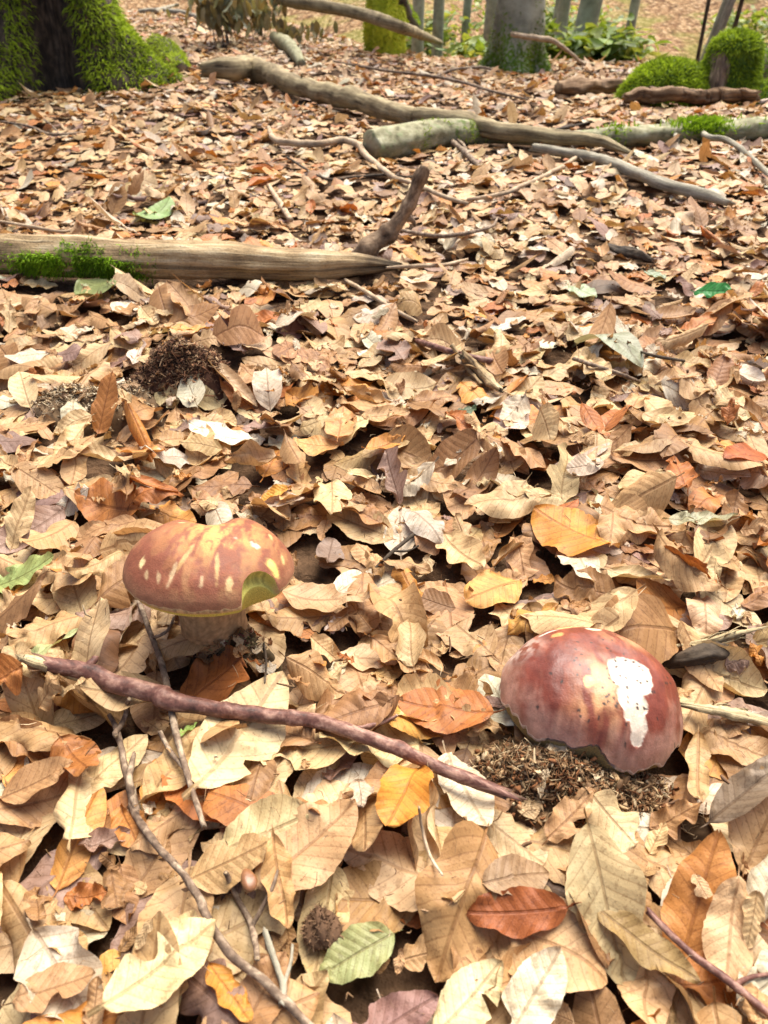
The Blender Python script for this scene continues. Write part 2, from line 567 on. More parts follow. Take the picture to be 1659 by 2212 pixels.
def build_cap(Rx, Ry, Hc, p, q, rim, shape, paint, mat, pore_mat, flesh, pore_c, stem_r, thick, nr=110, nt=300, wall=.014):
    """domed cap with a cut rim. rim(th) = remaining share of the radius; shape(V) sculpts; paint(V,th,rho) colours the skin"""
    th = np.arange(nt) / nt * 2 * math.pi
    t = np.linspace(0.0, 1, nr)
    t = 1 - (1 - t) ** 1.6
    cut = rim(th)
    rho = t[:, None] * cut[None, :]
    X = Rx * rho * np.cos(th)[None, :]
    Y = Ry * rho * np.sin(th)[None, :]
    Z = Hc * (1 - np.clip(rho, 0, 1) ** p) ** q
    V = np.stack([X, Y, Z], -1).reshape(-1, 3)
    V = shape(V, np.tile(th, nr), rho.ravel())
    C = paint(V, np.tile(th, nr), rho.ravel())
    top_edge = V[-nt:]
    # flesh: from the rim down to the underside
    zu = lambda r: -thick * (1 - np.clip(r, 0, 1) ** 5) - .0015
    rows = []
    for k, f in enumerate((0, .12, .35, .65, 1.0)):
        low = top_edge.copy()
        low[:, 2] = np.minimum(np.maximum(zu(cut), top_edge[:, 2] - wall), top_edge[:, 2] - .0025)
        tuck = 1 - .035 * math.sin(f * math.pi) * np.where(cut < .97, 1.8, -.25) - .02 * f
        w = top_edge * (1 - f) + low * f
        w[:, :2] *= tuck[:, None]
        rows.append(w)
    W = np.vstack(rows)
    wc = np.where((cut < .965)[:, None], np.array(flesh[1])[None, :], np.array(flesh[0])[None, :])
    wn_ = .85 + .3 * vnoise(np.stack([th * 40, th * 0, th * 0], 1), 4)
    WC = np.vstack([wc * (wn_ if 0 < k < 4 else 1 + 0 * wn_)[:, None] for k in range(5)])
    n0 = len(V)
    Vall = np.vstack([V, W])
    F = np.vstack([grid_faces(nr, nt, True), grid_faces(5, nt, True) + n0])
    # orientation: rows go outward, wrap counter-clockwise
    Call = np.hstack([np.vstack([C, WC]), np.ones((len(Vall), 1))])
    cap = make_mesh("cap", Vall, F, mat, {"lc": Call})
    # pore surface
    ts = np.linspace(0, 1, 16)
    edge = rows[-1]
    er = np.hypot(edge[:, 0] / Rx, edge[:, 1] / Ry)
    U = []
    for f in ts:
        r = er * (1 - f) + (stem_r / Rx) * f
        U.append(np.stack([Rx * r * np.cos(th), Ry * r * np.sin(th), zu(r) * (1 - .35 * f) - .003 * np.sin(math.pi * f)], -1))
        if f == 0: U[-1] = edge + np.array([0, 0, .0006])
    U = np.vstack(U)
    pc = np.tile(np.array([*pore_c, 1.0]), (len(U), 1))
    pores = make_mesh("pore_surface", U, grid_faces(16, nt, True)[:, ::-1], pore_mat, {"lc": pc})
    return cap, pores

def build_stem(top_z, length, r_top, r_bot, bulge, mat, colors, lean=(0, 0), n=50, nt=80):
    f = np.linspace(0, 1, n)
    th = np.arange(nt) / nt * 2 * math.pi
    r = r_top + (r_bot - r_top) * f + bulge * np.sin(math.pi * f ** .8)
    r[0] *= 1.12
    Z = top_z - f * length
    X = r[:, None] * np.cos(th) + lean[0] * f[:, None]
    Y = r[:, None] * np.sin(th) + lean[1] * f[:, None]
    V = np.stack([X, Y, np.repeat(Z[:, None], nt, 1)], -1).reshape(-1, 3)
    V[:, :2] += (V[:, :2] / (np.hypot(V[:, 0], V[:, 1])[:, None] + 1e-6)) * (.0012 * fbm(V * 60, 8))[:, None]
    net = np.abs(fbm(V * np.array([420, 420, 170]), 12, 2))
    ff = np.repeat(f, nt)
    C = np.array(colors[0]) * (1 - ff)[:, None] + np.array(colors[1]) * ff[:, None]
    C = C * (.72 + .8 * np.clip(net, 0, .5))[:, None]
    C = np.hstack([C, np.ones((len(C), 1))])
    return make_mesh("stem", V, grid_faces(n, nt, True)[:, ::-1], mat, {"lc": C})

def place_mushroom(root, cap, pores, stem, tilt):
    # the stem stands in the ground, the cap sits on it at its own tilt
    c = link("cap", cap, root)
    c.rotation_euler = tilt
    p = link("pore_surface", pores, c)
    s = link("stem", stem, root)
    return c, p, s

M_cap1 = cap_material("dull_brown_cap_skin", .62, .3, .5)
M_cap2 = cap_material("moist_red_brown_cap_skin", .40, .45, .35)
M_pore = attr_material("yellow_pores", rough=.9, nscale=1500, namp=.6, bump=.6, bdist=.0008)
M_stem = attr_material("bolete_stem", rough=.8, nscale=260, namp=.3, bump=.35, bdist=.001)

def spot(V, cx, cy, sx, sy, ang=0., jag=.18, seed=0, freq=220.):
    """soft-edged irregular spot in cap coordinates (metres seen from above): 1 inside, 0 outside"""
    dx, dy = V[:, 0] - cx, V[:, 1] - cy
    ca, sa = math.cos(ang), math.sin(ang)
    a, b = (dx * ca + dy * sa) / sx, (-dx * sa + dy * ca) / sy
    d = np.hypot(a, b) + jag * fbm(np.stack([V[:, 0], V[:, 1], V[:, 2]], 1) * freq, seed, 3) * 1.5
    return d

def mixc(C, f, c):
    return C * (1 - f)[:, None] + np.array(c)[None, :] * f[:, None]

# --- bolete with the split brown cap on a thick stem
B1 = at(464, 1354, .012)
CAP1 = np.array([.003, .007, .056])
T1 = (R(-12), R(3), 0)
def rim1(th):
    a = (np.degrees(th) + 360) % 360
    d = (a - 316 + 180) % 360 - 180
    c = 1 - .17 * np.clip(1 - (d / 15.0) ** 2, 0, 1) ** .6
    c -= .006 * np.abs(fbm(np.stack([np.cos(th) * 9, np.sin(th) * 9, 0 * th], 1), 4)) + .001
    return c
def shape1(V, th, rho):
    n = fbm(V * 38, 3, 3)
    V = V.copy()
    V[:, 2] += .0022 * n * (1 - rho ** 4) + .0035 * fbm(V * 14, 6, 2) * sstep(0, .2, V[:, 2] / .03)
    # cleft running in from the back of the cap
    dx = V[:, 0] + .006 + .22 * (V[:, 1] - .03)
    cl = np.exp(-np.abs(dx) / .009) * sstep(.004, .040, V[:, 1])
    V[:, 2] -= .030 * cl
    V[:, 2] += .0045 * np.exp(-((V[:, 0] - .024) / .02) ** 2) * sstep(.0, .04, V[:, 1]) + .003 * np.exp(-((V[:, 0] + .034) / .016) ** 2) * sstep(.0, .04, V[:, 1])
    # shallow dents on the front left
    for (a, d, s) in ((205, .86, .007), (222, .88, .008), (238, .82, .008), (250, .78, .006)):
        cx, cy = .064 * d * math.cos(R(a)), .064 * d * math.sin(R(a))
        V[:, 2] -= .0016 * np.exp(-((V[:, 0] - cx) ** 2 + (V[:, 1] - cy) ** 2) / s ** 2)
    return V
def paint1(V, th, rho):
    C = np.tile(np.array([.205, .064, .032]), (len(V), 1))
    n = fbm(V * 30, 41, 3)
    C = mixc(C, sstep(-.1, .5, n) * .5, (.26, .105, .052))
    # radial yellowish fibres, strongest towards the middle of the front
    st = fbm(np.stack([V[:, 0] * 150, V[:, 1] * 45, V[:, 2] * 40], 1) + .35 * vnoise(V * 90, 3)[:, None], 43, 4)
    mid = np.exp(-((V[:, 0] - .010) / .032) ** 2 - ((V[:, 1] + .006) / .032) ** 2)
    f = np.clip(mid * 1.25 * sstep(-.25, .30, st + .4 * fbm(V * 160, 44, 3)), 0, 1)
    C = mixc(C, f * .9, (.55, .30, .09))
    sp = sstep(.28, .5, fbm(V * 230, 46, 2)) * mid
    C = mixc(C, np.clip(sp, 0, 1) * .7, (.20, .065, .035))
    C = mixc(C, sstep(.1, .45, st) * sstep(.55, .9, rho) * .35, (.42, .24, .10))
    C = mixc(C, sstep(.90, 1.0, rho) * .45, (.34, .17, .09))
    # slug-grazed spots
    for (x, y, a, b, g, c) in ((-.043, -.029, .0026, .0050, .3, (.74, .58, .28)), (-.037, -.040, .0018, .0040, .4, (.48, .33, .17)),
                               (-.027, -.045, .0018, .0046, .3, (.44, .30, .16)), (-.017, -.046, .0024, .008, -.2, (.50, .36, .20)), (-.010, -.034, .0022, .013, -.3, (.50, .31, .12)),
                               (.024, -.050, .0034, .0065, 0, (.66, .45, .21)), (.0365, -.012, .0042, .0040, 0, (.70, .56, .44)), (.0225, -.010, .0022, .0022, 0, (.46, .28, .20)),
                               (-.024, .016, .0032, .0016, 0, (.56, .38, .18)), (.0520, -.0235, .0048, .0062, .5, (.70, .56, .16)), (.0575, -.008, .0018, .006, .2, (.56, .38, .15)),
                               (.005, -.052, .0016, .004, 0, (.50, .34, .19)), (.014, -.040, .0018, .014, .15, (.50, .32, .13)), (.046, .010, .002, .007, .3, (.52, .34, .14))):
        C = mixc(C, .8 * (1 - sstep(.45, 1.1, spot(V, x, y, a, b, g, .35, 50, 330))), c)
    cl = np.exp(-np.abs(V[:, 0] + .006 + .22 * (V[:, 1] - .03)) / .004) * sstep(.014, .03, V[:, 1])
    C = mixc(C, np.clip(cl, 0, 1) * .55, (.50, .38, .22))
    return C
cap1, por1 = build_cap(.0655, .0625, .0355, 2.5, .62, rim1, shape1, paint1, M_cap1, M_pore, ((.50, .33, .16), (.60, .55, .13)), (.55, .48, .11), .024, .011)
stem1 = build_stem(CAP1[2] - .002, .085, .0238, .0270, .0008, M_stem, ((.46, .28, .13), (.36, .20, .085)))
root1 = empty("bolete_mushroom", B1)
tag(root1, "brown bolete with a split, bitten, yellow-flecked cap on a thick stem", "mushroom", "boletes")
c1, p1, s1 = place_mushroom(root1, cap1, por1, stem1, T1)
c1.location = CAP1
s1.location = (0, 0, 0)
EXCL.append((B1[0], B1[1], .027))
EXCL.append((B1[0], B1[1] + .03, .03))
LAND.append((B1[0], B1[1], "the bolete with the split cap"))

# --- red-brown bolete half out of a pit
B2 = at(1290, 1600, .0)
CAP2 = np.array([-.012, .004, .040])
T2 = (R(-7), R(8), 0)
def rim2(th):
    a = (np.degrees(th) + 360) % 360
    d = (a - 247 + 180) % 360 - 180
    c = 1 - .045 * sstep(30, 8, np.abs(d)) - .035 * np.exp(-((d - 9) / 8.0) ** 2) - .012 * sstep(30, 15, np.abs(d)) * fbm(np.stack([np.cos(th) * 30, np.sin(th) * 30, 0 * th], 1), 19)
    c -= .022 * fbm(np.stack([np.cos(th) * 7, np.sin(th) * 7, 0 * th], 1), 14) + .012
    return c
def shape2(V, th, rho):
    V = V.copy()
    V[:, 2] += .0022 * fbm(V * 22, 13, 3) + .0008 * fbm(V * 90, 15, 2)
    w = 1 - sstep(.8, 1.0, white2(V))
    V[:, 2] -= .0011 * w
    V[:, 2] -= .0045 * sstep(.80, 1, rho) * (np.sin(3 * th + 1) * .5 + .5)
    return V
def white2(V):
    d = np.minimum(spot(V, .0105, -.0155, .0150, .0140, .1, .22, 61, 150), spot(V, .0085, -.033, .0090, .014, .12, .25, 62, 180))
    return np.minimum(d, spot(V, .0105, -.0445, .0055, .0065, .2, .25, 63, 200))
def paint2(V, th, rho):
    C = np.tile(np.array([.165, .034, .016]), (len(V), 1))
    st = fbm(np.stack([V[:, 0] * 170, V[:, 1] * 38, V[:, 2] * 30], 1) + .4 * vnoise(V * 70, 5)[:, None], 71, 4)
    C = mixc(C, sstep(.0, .5, fbm(V * 26, 72, 3)) * .55, (.105, .020, .011))
    C = mixc(C, sstep(-.05, .5, st) * .35, (.30, .085, .035))
    m = np.exp(-((V[:, 0] + .009) / .010) ** 2 - ((V[:, 1] + .028) / .020) ** 2)
    C = mixc(C, np.clip(m * 1.3 * sstep(-.45, .3, st), 0, 1) * .9, (.56, .29, .12))
    m = np.exp(-((V[:, 0] - .020) / .017) ** 2 - ((V[:, 1] - .022) / .010) ** 2)
    C = mixc(C, np.clip(m * 1.15 * sstep(-.5, .3, st), 0, 1) * .85, (.52, .25, .12))
    m = np.exp(-((V[:, 0] + .018) / .012) ** 2 - ((V[:, 1] + .036) / .006) ** 2)
    C = mixc(C, np.clip(m * sstep(-.3, .3, st), 0, 1) * .7, (.50, .25, .11))
    # pinkish frosted rim, broken into streaks
    fr = sstep(.74, 1.0, rho + .20 * st + .10 * fbm(V * 120, 74, 3))
    C = mixc(C, np.clip(fr, 0, 1) * .55, (.45, .27, .20))
    fl = np.clip(1.1 * np.exp(-((V[:, 0] + .046) / .010) ** 2 - ((V[:, 1] - .022) / .012) ** 2) * sstep(0, .5, fbm(V * 200, 75, 2) + .25), 0, 1)
    C = mixc(C, fl * .7, (.62, .50, .42))
    for (x, y, a, b, g, c, j) in ((-.014, .036, .010, .0035, .15, (.66, .40, .16), .25), (.001, .031, .0062, .0036, .2, (.80, .63, .42), .2), (-.026, .0215, .0042, .003, .1, (.50, .24, .08), .3),
                                  (.050, .022, .0042, .011, .2, (.70, .46, .28), .25), (-.017, -.022, .004, .0045, 0, (.66, .38, .14), .3), (-.028, .030, .008, .0012, .25, (.62, .52, .44), .4)):
        C = mixc(C, 1 - sstep(.75, 1.05, spot(V, x, y, a, b, g, j, 80)), c)
    w = 1 - sstep(.90, 1.02, white2(V))
    wc = np.array([.68, .56, .43])[None, :] * (.92 + .16 * fbm(V * 90, 77, 3))[:, None]
    gr = (1 - sstep(.2, 1.1, spot(V, .0125, -.0085, .010, .0085, 0, .2, 78))) * .55
    wc = wc * (1 - gr[:, None]) + np.array([.45, .36, .28]) * gr[:, None]
    C = C * (1 - w[:, None]) + wc * w[:, None]
    C = C * (1 + .30 * fbm(np.stack([V[:, 0] * 420, V[:, 1] * 120, V[:, 2] * 120], 1), 79, 3) * (1 - w))[:, None]
    # dark crumbs and slug-bore marks
    rg = np.random.default_rng(5)
    for _ in range(70):
        x, y = rg.normal(.003, .020), rg.normal(-.018, .018)
        C = mixc(C, (1 - sstep(.6, 1.1, spot(V, x, y, .0011, .0008, rg.uniform(0, 3), .3, 81, 700))), (.035, .018, .012))
    return C
cap2, por2 = build_cap(.0600, .0575, .0430, 2.35, .60, rim2, shape2, paint2, M_cap2, M_pore, ((.60, .44, .34), (.46, .30, .20)), (.26, .19, .075), .022, .010, wall=.0030)
stem2 = build_stem(CAP2[2] + .004, .075, .0215, .028, .002, M_stem, ((.50, .38, .24), (.34, .22, .12)))
root2 = empty("bolete_mushroom", B2)
tag(root2, "red-brown moist bolete with a large white grazed patch, rising from dark soil", "mushroom", "boletes")
c2, p2, s2 = place_mushroom(root2, cap2, por2, stem2, T2)
c2.location = CAP2
c2.scale = (1.13,) * 3
s2.location = (-.008, .004, 0)
for dx, dy, r in ((0, 0, .045), (.02, -.01, .04), (-.02, .01, .035)):
    EXCL.append((B2[0] + dx, B2[1] + dy, r))
LAND.append((B2[0], B2[1], "the bolete with the white patch"))
DIRT2 = at(1285, 1715, .0)
for dx, r in ((-.05, .022), (-.02, .026), (.01, .026), (.04, .020)):
    EXCL.append((DIRT2[0] + dx, DIRT2[1] + .004, r))

# ------------------------------------------------------------------ logs, branches, stumps, trees
def path_px(pts, lift_r=True, extra=.012):
    """pts: (px, py, width_px[, lift]) -> world path and radii; the axis lies one radius above the litter"""
    P, Rr = [], []
    for q in pts:
        g = at(q[0], q[1], .02)
        r = q[2] / 2 * depth_of(g) / FPX
        lift = q[3] if len(q) > 3 else extra + r * .75
        g = at(q[0], q[1], lift)
        P.append(g); Rr.append(r)
    return np.array(P), np.array(Rr)

def rest(o, V):
    return o

def solo(name, geo, mat, label, cat, group=None, anchor=None):
    V, F, A = geo
    base = np.array([V[:, 0].mean(), V[:, 1].mean(), V[:, 2].min()]) if anchor is None else np.asarray(anchor)
    o = link(name, make_mesh(name, V - base, F, mat, A), None, base)
    return tag(o, label, cat, group)

def moss_part(parent, base, geo, n, weight, lmin, lmax, width, dark, light, seed, name="moss", droop=.35, spread=.6):
    rg = np.random.default_rng(seed)
    P, N = sample_surface(geo[0], geo[1], n, rg, weight)
    V, F, A = blades(P, N, rg, lmin, lmax, width, dark, light, droop, spread)
    o = link(name, make_mesh(name, V - base, F, M_moss, A), parent)
    o["kind"] = "stuff"
    return o

G_D, G_L = (.055, .095, .008), (.36, .48, .035)

# barkless log lying across the left, moss along its lower face
P, Rr = path_px([(-260, 522, 74), (0, 546, 76), (200, 556, 78), (400, 562, 76), (560, 569, 70), (680, 573, 58), (770, 570, 40), (850, 574, 12)])
geo = tube_geo(P, Rr, sides=32, n=150, rough=.13, seed=11, ragged=.03, ridge=.12)
slen = geo[2]['tuv'][:, 0].max()
geo[2]['endm'][:] = np.maximum(geo[2]['endm'] * 0, .95 * sstep(.90, .985, geo[2]['tuv'][:, 0] / slen + .03 * fbm(geo[0] * 60, 5)))
Vv = geo[0]
px_, py_, _ = project(Vv)
along = (Vv[:, 0] - P[0][0])
geo[2]["ms"][:] = .85 * sstep(.62, .30, (Vv[:, 2] - Vv[:, 2].min()) / (Rr[1] * 2)) * sstep(-.62, -.50, Vv[:, 0]) * sstep(-.36, -.44, Vv[:, 0])
base = np.array([P[2][0], P[2][1], Vv[:, 2].min()])
log1 = link("fallen_log", make_mesh("fallen_log", Vv - base, geo[1], M_log, geo[2]), None, base)
tag(log1, "weathered barkless log with a moss strip and a dark tapering end", "log")
moss_part(log1, base, geo, 4200, lambda C, N: sstep(.62, .2, N[:, 2]) * sstep(-.7, -.4, N[:, 2]) * sstep(.0, -.4, N[:, 1]) * sstep(-.66, -.56, C[:, 0]) * sstep(-.38, -.48, C[:, 0]) * sstep(-.25, .2, fbm(C * 26, 3)), .006, .017, .0017, (.06, .11, .008), (.30, .50, .02), 3, spread=.6, droop=.2)
no_leaf_path(P, .034)
LAND.append((P[2][0], P[2][1] - .06, "the barkless log with the moss strip"))
LAND.append((P[5][0], P[5][1] - .06, "the dark tapering end of the barkless log"))

# upright broken branch by the log's end
Pb, Rb = path_px([(775, 560, 62, .02), (800, 530, 40, .035), (840, 500, 34, .06), (872, 462, 30, .09)])
Pb = np.array([at(775, 562, .012), at(800, 535, .03)])
b0 = at(790, 552, .02)
dpt = depth_of(b0)
def rise(px, py, y):          # point over the spot px,py of the photograph at distance y
    d = ray(px, py)
    return np.array([0, 0, CAM_H]) + d * (y / d[1])
Pb = np.array([b0 + [-.02, .0, -.02], rise(800, 535, b0[1] + .005), rise(840, 505, b0[1] + .01), rise(868, 470, b0[1] + .012), rise(893, 420, b0[1] + .016), rise(914, 366, b0[1] + .02)])
geo = tube_geo(Pb, [.020, .0165, .014, .0115, .0105, .0095], sides=18, n=80, rough=.28, seed=5, ragged=.012, ridge=.12, knots=((.2, .04, .15), (.42, .05, .3), (.7, .03, .12), (.93, .05, .25)))
sg = tube_geo(np.array([Pb[3], Pb[3] + [.018, .0, -.004], Pb[3] + [.024, 0, -.016]]), [.006, .005, .002], sides=8, n=10, seed=3)
solo("broken_branch", join_geo([geo, sg]), M_stub, "upright brown broken branch stub rising beside the tapering log end", "branch")
LAND.append((b0[0] + .05, b0[1], "the upright broken branch stub"))

# long curved branch
P, Rr = path_px([(440, 150, 24, .05), (500, 147, 36, .06), (550, 149, 38, .06), (650, 188, 38, .05), (760, 214, 38, .045), (870, 247, 34, .045), (900, 255, 37, .045), (990, 262, 36, .045), (1100, 284, 34, .04), (1230, 298, 27, .035), (1300, 308, 22, .03), (1362, 330, 6, .02)])
geo = tube_geo(P, Rr, sides=24, n=170, rough=.13, seed=21, ragged=.03, ridge=.09, knots=((.155, .012, .18), (.50, .010, .2)), wander=.01)
st1 = tube_geo(np.array([P[3] + [0, -.01, .02], P[3] + [.012, -.03, .05]]), [.005, .003], sides=7, n=6, seed=1)
o = solo("fallen_branch", join_geo([geo, st1]), M_branch, "long thick curving bare branch lying over the short cut log", "branch")
no_leaf_path(P, .035)
LAND.append((P[5][0], P[5][1] - .05, "the long thick curving branch"))

# short cut log under it
P, Rr = path_px([(800, 318, 66, .03), (870, 303, 64, .03), (950, 290, 62, .03), (1010, 290, 52, .025), (1060, 292, 36, .012)])
geo = tube_geo(P, Rr, sides=28, n=60, rough=.12, seed=31, ridge=.08)
geo[2]["ms"][:] = .42 * sstep(.14, .27, geo[0][:, 0] - P[0][0]) * (.5 + .5 * sstep(.0, .03, geo[0][:, 2] - P[2][2] + .02))
base = np.array([P[1][0], P[1][1], geo[0][:, 2].min()])
o = link("cut_log", make_mesh("cut_log", geo[0] - base, geo[1], M_lichen, geo[2]), None, base)
tag(o, "short thick lichen-grey cut log with a sawn end under the long branch", "log")
moss_part(o, base, geo, 700, lambda C, N: sstep(.13, .2, C[:, 0] - P[0][0]) * sstep(0, .4, N[:, 2] + .5) * sstep(-.1, .2, fbm(C * 30, 4)), .006, .016, .0022, G_D, G_L, 4)
no_leaf_path(P, .045)
LAND.append((P[0][0], P[0][1] - .08, "the short lichen-grey cut log"))

# flat rotten log on the right with moss cushions
P, Rr = path_px([(1040, 296, 30, .012), (1160, 300, 34, .016), (1300, 296, 46, .02), (1430, 290, 56, .022), (1560, 284, 58, .024), (1700, 278, 54, .024), (1850, 270, 50, .024)])
geo = tube_geo(P, Rr, sides=18, n=90, rough=.22, seed=37, flat=.75)
base = np.array([P[3][0], P[3][1], geo[0][:, 2].min()])
o = link("rotten_log", make_mesh("rotten_log", geo[0] - base, geo[1], M_lichen, geo[2]), None, base)
tag(o, "low rotten log with bright moss cushions lying behind the pale forked branch", "log")
gcx = at(1532, 272, .05)
moss_part(o, base, geo, 1500, lambda C, N: sstep(.0, .5, N[:, 2]) * (np.exp(-((C[:, 0] - gcx[0]) / .06) ** 2) * 1.5 + .25 * np.exp(-((C[:, 0] - (gcx[0] - .28)) / .04) ** 2) + .008), .012, .028, .004, (.09, .16, .008), (.30, .46, .02), 6, spread=.5, droop=.1)
no_leaf_path(P, .04)
LAND.append((P[3][0], P[3][1] - .07, "the low rotten log with moss cushions"))

# half-buried grey branch in front of it
P, Rr = path_px([(1150, 318, 16, .02), (1220, 330, 20, .022), (1300, 345, 22, .02), (1370, 372, 24, .018), (1440, 400, 26, .02), (1520, 420, 24, .02), (1575, 440, 14, .014)])
solo("half_buried_branch", tube_geo(P, Rr, sides=12, n=70, rough=.14, seed=41, ragged=.02), M_grey, "silvery barkless branch half buried in leaves below the long curving branch", "branch")
no_leaf_path(P, .012)

# mossy stump on the right: hollow wood core, two moss mounds
S = at(1497, 219, .0)
root = empty("mossy_stump", S)
tag(root, "broken stump thickly covered in bright green moss, low mound beside a tall knob", "stump")
pxm = depth_of(S) / FPX
def lathe(profile, cx, cy, z0, seed, amp=.12, nt=44, n=46, sx=1., sy=1., leanx=0.):
    pr = np.asarray(profile, float)
    z = np.linspace(pr[0, 0], pr[-1, 0], n)
    r = np.interp(z, pr[:, 0], pr[:, 1])
    th = np.arange(nt) / nt * 2 * math.pi
    zz = np.repeat(z[:, None], nt, 1)
    X, Y = r[:, None] * np.cos(th) * sx, r[:, None] * np.sin(th) * sy
    V = np.stack([X + cx + leanx * zz, Y + cy, zz + z0], -1).reshape(-1, 3)
    nn = fbm(V * 9 + seed, seed, 3)
    ctr = np.stack([np.full(n * nt, cx), np.full(n * nt, cy), V[:, 2]], 1)
    V = ctr + (V - ctr) * (1 + amp * 1.8 * nn)[:, None]
    V[:, 2] += .02 * fbm(V * 12, seed + 3)
    F = grid_faces(n, nt, True)
    k = len(V)
    V = np.vstack([V, [cx + leanx * z[-1], cy, V[-nt:, 2].mean() + .004]])
    t = np.arange(nt)
    F3 = np.stack([(n - 1) * nt + t, (n - 1) * nt + (t + 1) % nt, np.full(nt, k)], 1)
    uv = np.stack([V[:, 2], np.arctan2(V[:, 1] - cy, V[:, 0] - cx) * .1, np.full(len(V), .3)], 1)
    return V, [F, F3], {"tuv": uv, "endm": np.zeros(len(V)), "ms": np.zeros(len(V))}
knob = lathe([(-.05, .15), (.0, .128), (.06, .110), (.11, .098), (.145, .090), (.175, .090), (.200, .076), (.216, .045), (.222, .01)], (1568 - 1500) * pxm, .02, 0, 5, .10)
mound = lathe([(-.05, .20), (.0, .185), (.05, .160), (.09, .130), (.115, .090), (.132, .05), (.14, .012)], (1448 - 1500) * pxm, .03, 0, 9, .13, sx=1.0, sy=.8)
core = lathe([(-.05, .11), (.05, .09), (.12, .075), (.165, .055), (.19, .03), (.195, .008)], (1536 - 1500) * pxm, -.002, 0, 13, .32, sx=.62, sy=.9)
skirt = lathe([(-.05, .10), (.0, .085), (.04, .05), (.06, .01)], (1640 - 1500) * pxm, -.03, 0, 15, .15)
for nm, g, mt in (("moss_knob", knob, None), ("moss_mound", mound, None), ("moss_skirt", skirt, None)):
    ms = g[2]["ms"]; ms[:] = 1.0
    o = link(nm, make_mesh(nm, g[0], g[1], M_dark, g[2]), root)
    wt = (lambda C, N: np.clip(.25 + .75 * sstep(-.3, .5, N[:, 2] + .3 * fbm(C * 14, 8)), 0, 1) * sstep(-.55, -.1, fbm(C * 11, 9) + .35 * N[:, 2])) if nm != "moss_mound" else \
         (lambda C, N: np.clip(.12 + sstep(.0, .6, N[:, 2]), 0, 1) * sstep(-.45, .0, fbm(C * 11, 9) + .6 * N[:, 2]))
    mo = moss_part(o, np.zeros(3), g, 11000 if nm != "moss_skirt" else 2500, wt, .012, .030, .0036, G_D, (.42, .55, .03), 12 + len(nm), name="moss", spread=.5)
link("wood_core", make_mesh("wood_core", core[0], core[1], M_stumpwood, core[2]), root)
for k, (dx, r) in enumerate(((-.10, .13), (.0, .15), (.13, .12), (.2, .1))):
    EXCL.append((S[0] + dx, S[1] + .04, r))
LAND.append((S[0] - .1, S[1] - .2, "the bright mossy stump"))

# log in front of the stump, and the reddish rotten piece
P, Rr = path_px([(1352, 212, 22, .03), (1400, 205, 30, .035), (1460, 206, 32, .035), (1530, 208, 32, .035), (1600, 205, 32, .035), (1636, 206, 28, .035)])
solo("twisted_log", tube_geo(P, Rr, sides=24, n=90, rough=.30, seed=51, ragged=.02, wander=.022, ridge=.22, flat=.85), M_rot, "twisted brown log lying directly in front of the mossy stump", "log")
no_leaf_path(P, .035)
P, Rr = path_px([(1205, 190, 24, .03), (1250, 186, 36, .03), (1300, 186, 36, .03), (1348, 186, 24, .03)])
solo("rotten_wood_piece", tube_geo(P, Rr, sides=20, n=50, rough=.35, seed=53, ridge=.2, flat=.8), M_rot, "reddish rotten wood chunk lying beside the mossy stump", "wood")
no_leaf_path(P, .04)

# dark mossy root beyond the stump at the edge
P, Rr = path_px([(1560, 205, 60, .05), (1660, 150, 50, .07), (1760, 150, 60, .07)])
P, Rr = path_px([(1640, 150, 60, .05), (1720, 165, 90, .06), (1800, 190, 120, .06)])
geo = tube_geo(P, Rr, sides=14, n=30, rough=.2, seed=58)
base = P[0]
o = link("mossy_root", make_mesh("mossy_root", geo[0] - base, geo[1], M_dark, geo[2]), None, base)
tag(o, "dark moss-clad root beyond the tall knob of the mossy stump", "root")
moss_part(o, base, geo, 2500, lambda C, N: sstep(-.1, .5, N[:, 2]), .015, .03, .004, G_D, (.16, .28, .02), 5)

# big stump / tree foot on the left: lobes, hollow, moss
def lobed(name_, S, lobes, prof, ztop, nt=120, n=80, seed=0, amp=.07, hollow=None):
    z = np.linspace(-.08, ztop, n)
    th = np.arange(nt) / nt * 2 * math.pi
    Z, TH = np.meshgrid(z, th, indexing='ij')
    r = np.interp(Z, prof[0], prof[1])
    for (a, w, amt, zs) in lobes:
        d = (TH - R(a) + math.pi) % (2 * math.pi) - math.pi
        r = r + amt * np.exp(-(d / R(w)) ** 2) * np.exp(-np.maximum(Z, 0) / zs)
    if hollow:
        a, w, amt = hollow
        d = (TH - R(a) + math.pi) % (2 * math.pi) - math.pi
        r = r - amt * np.exp(-(d / R(w)) ** 4)
    V = np.stack([r * np.cos(TH), r * np.sin(TH), Z], -1).reshape(-1, 3)
    nn = fbm(V * 8, seed, 4)
    V[:, :2] *= (1 + amp * 1.8 * nn)[:, None]
    uv = np.stack([V[:, 2], TH.ravel() * .25, np.full(len(V), .4)], 1)
    return V, [grid_faces(n, nt, True)], {"tuv": uv, "endm": np.zeros(len(V)), "ms": np.zeros(len(V))}
S = at(156, 165, 0)
root = empty("mossy_tree_foot", S)
tag(root, "dark hollow tree foot with spreading roots draped in green moss", "tree", None)
g = lobed("foot", S, [(236, 20, .34, .22), (208, 24, .40, .12), (318, 24, .16, .30), (345, 16, .25, .10), (120, 40, .1, .2), (20, 30, .1, .2)], ([-.1, 0, .3, .9, 2.6], [.25, .23, .20, .18, .16]), 2.6, seed=61, hollow=(278, 20, .10))
az = np.arctan2(g[0][:, 1], g[0][:, 0]) % (2 * math.pi)
link("trunk", make_mesh("trunk", g[0], g[1], M_dark, g[2]), root)
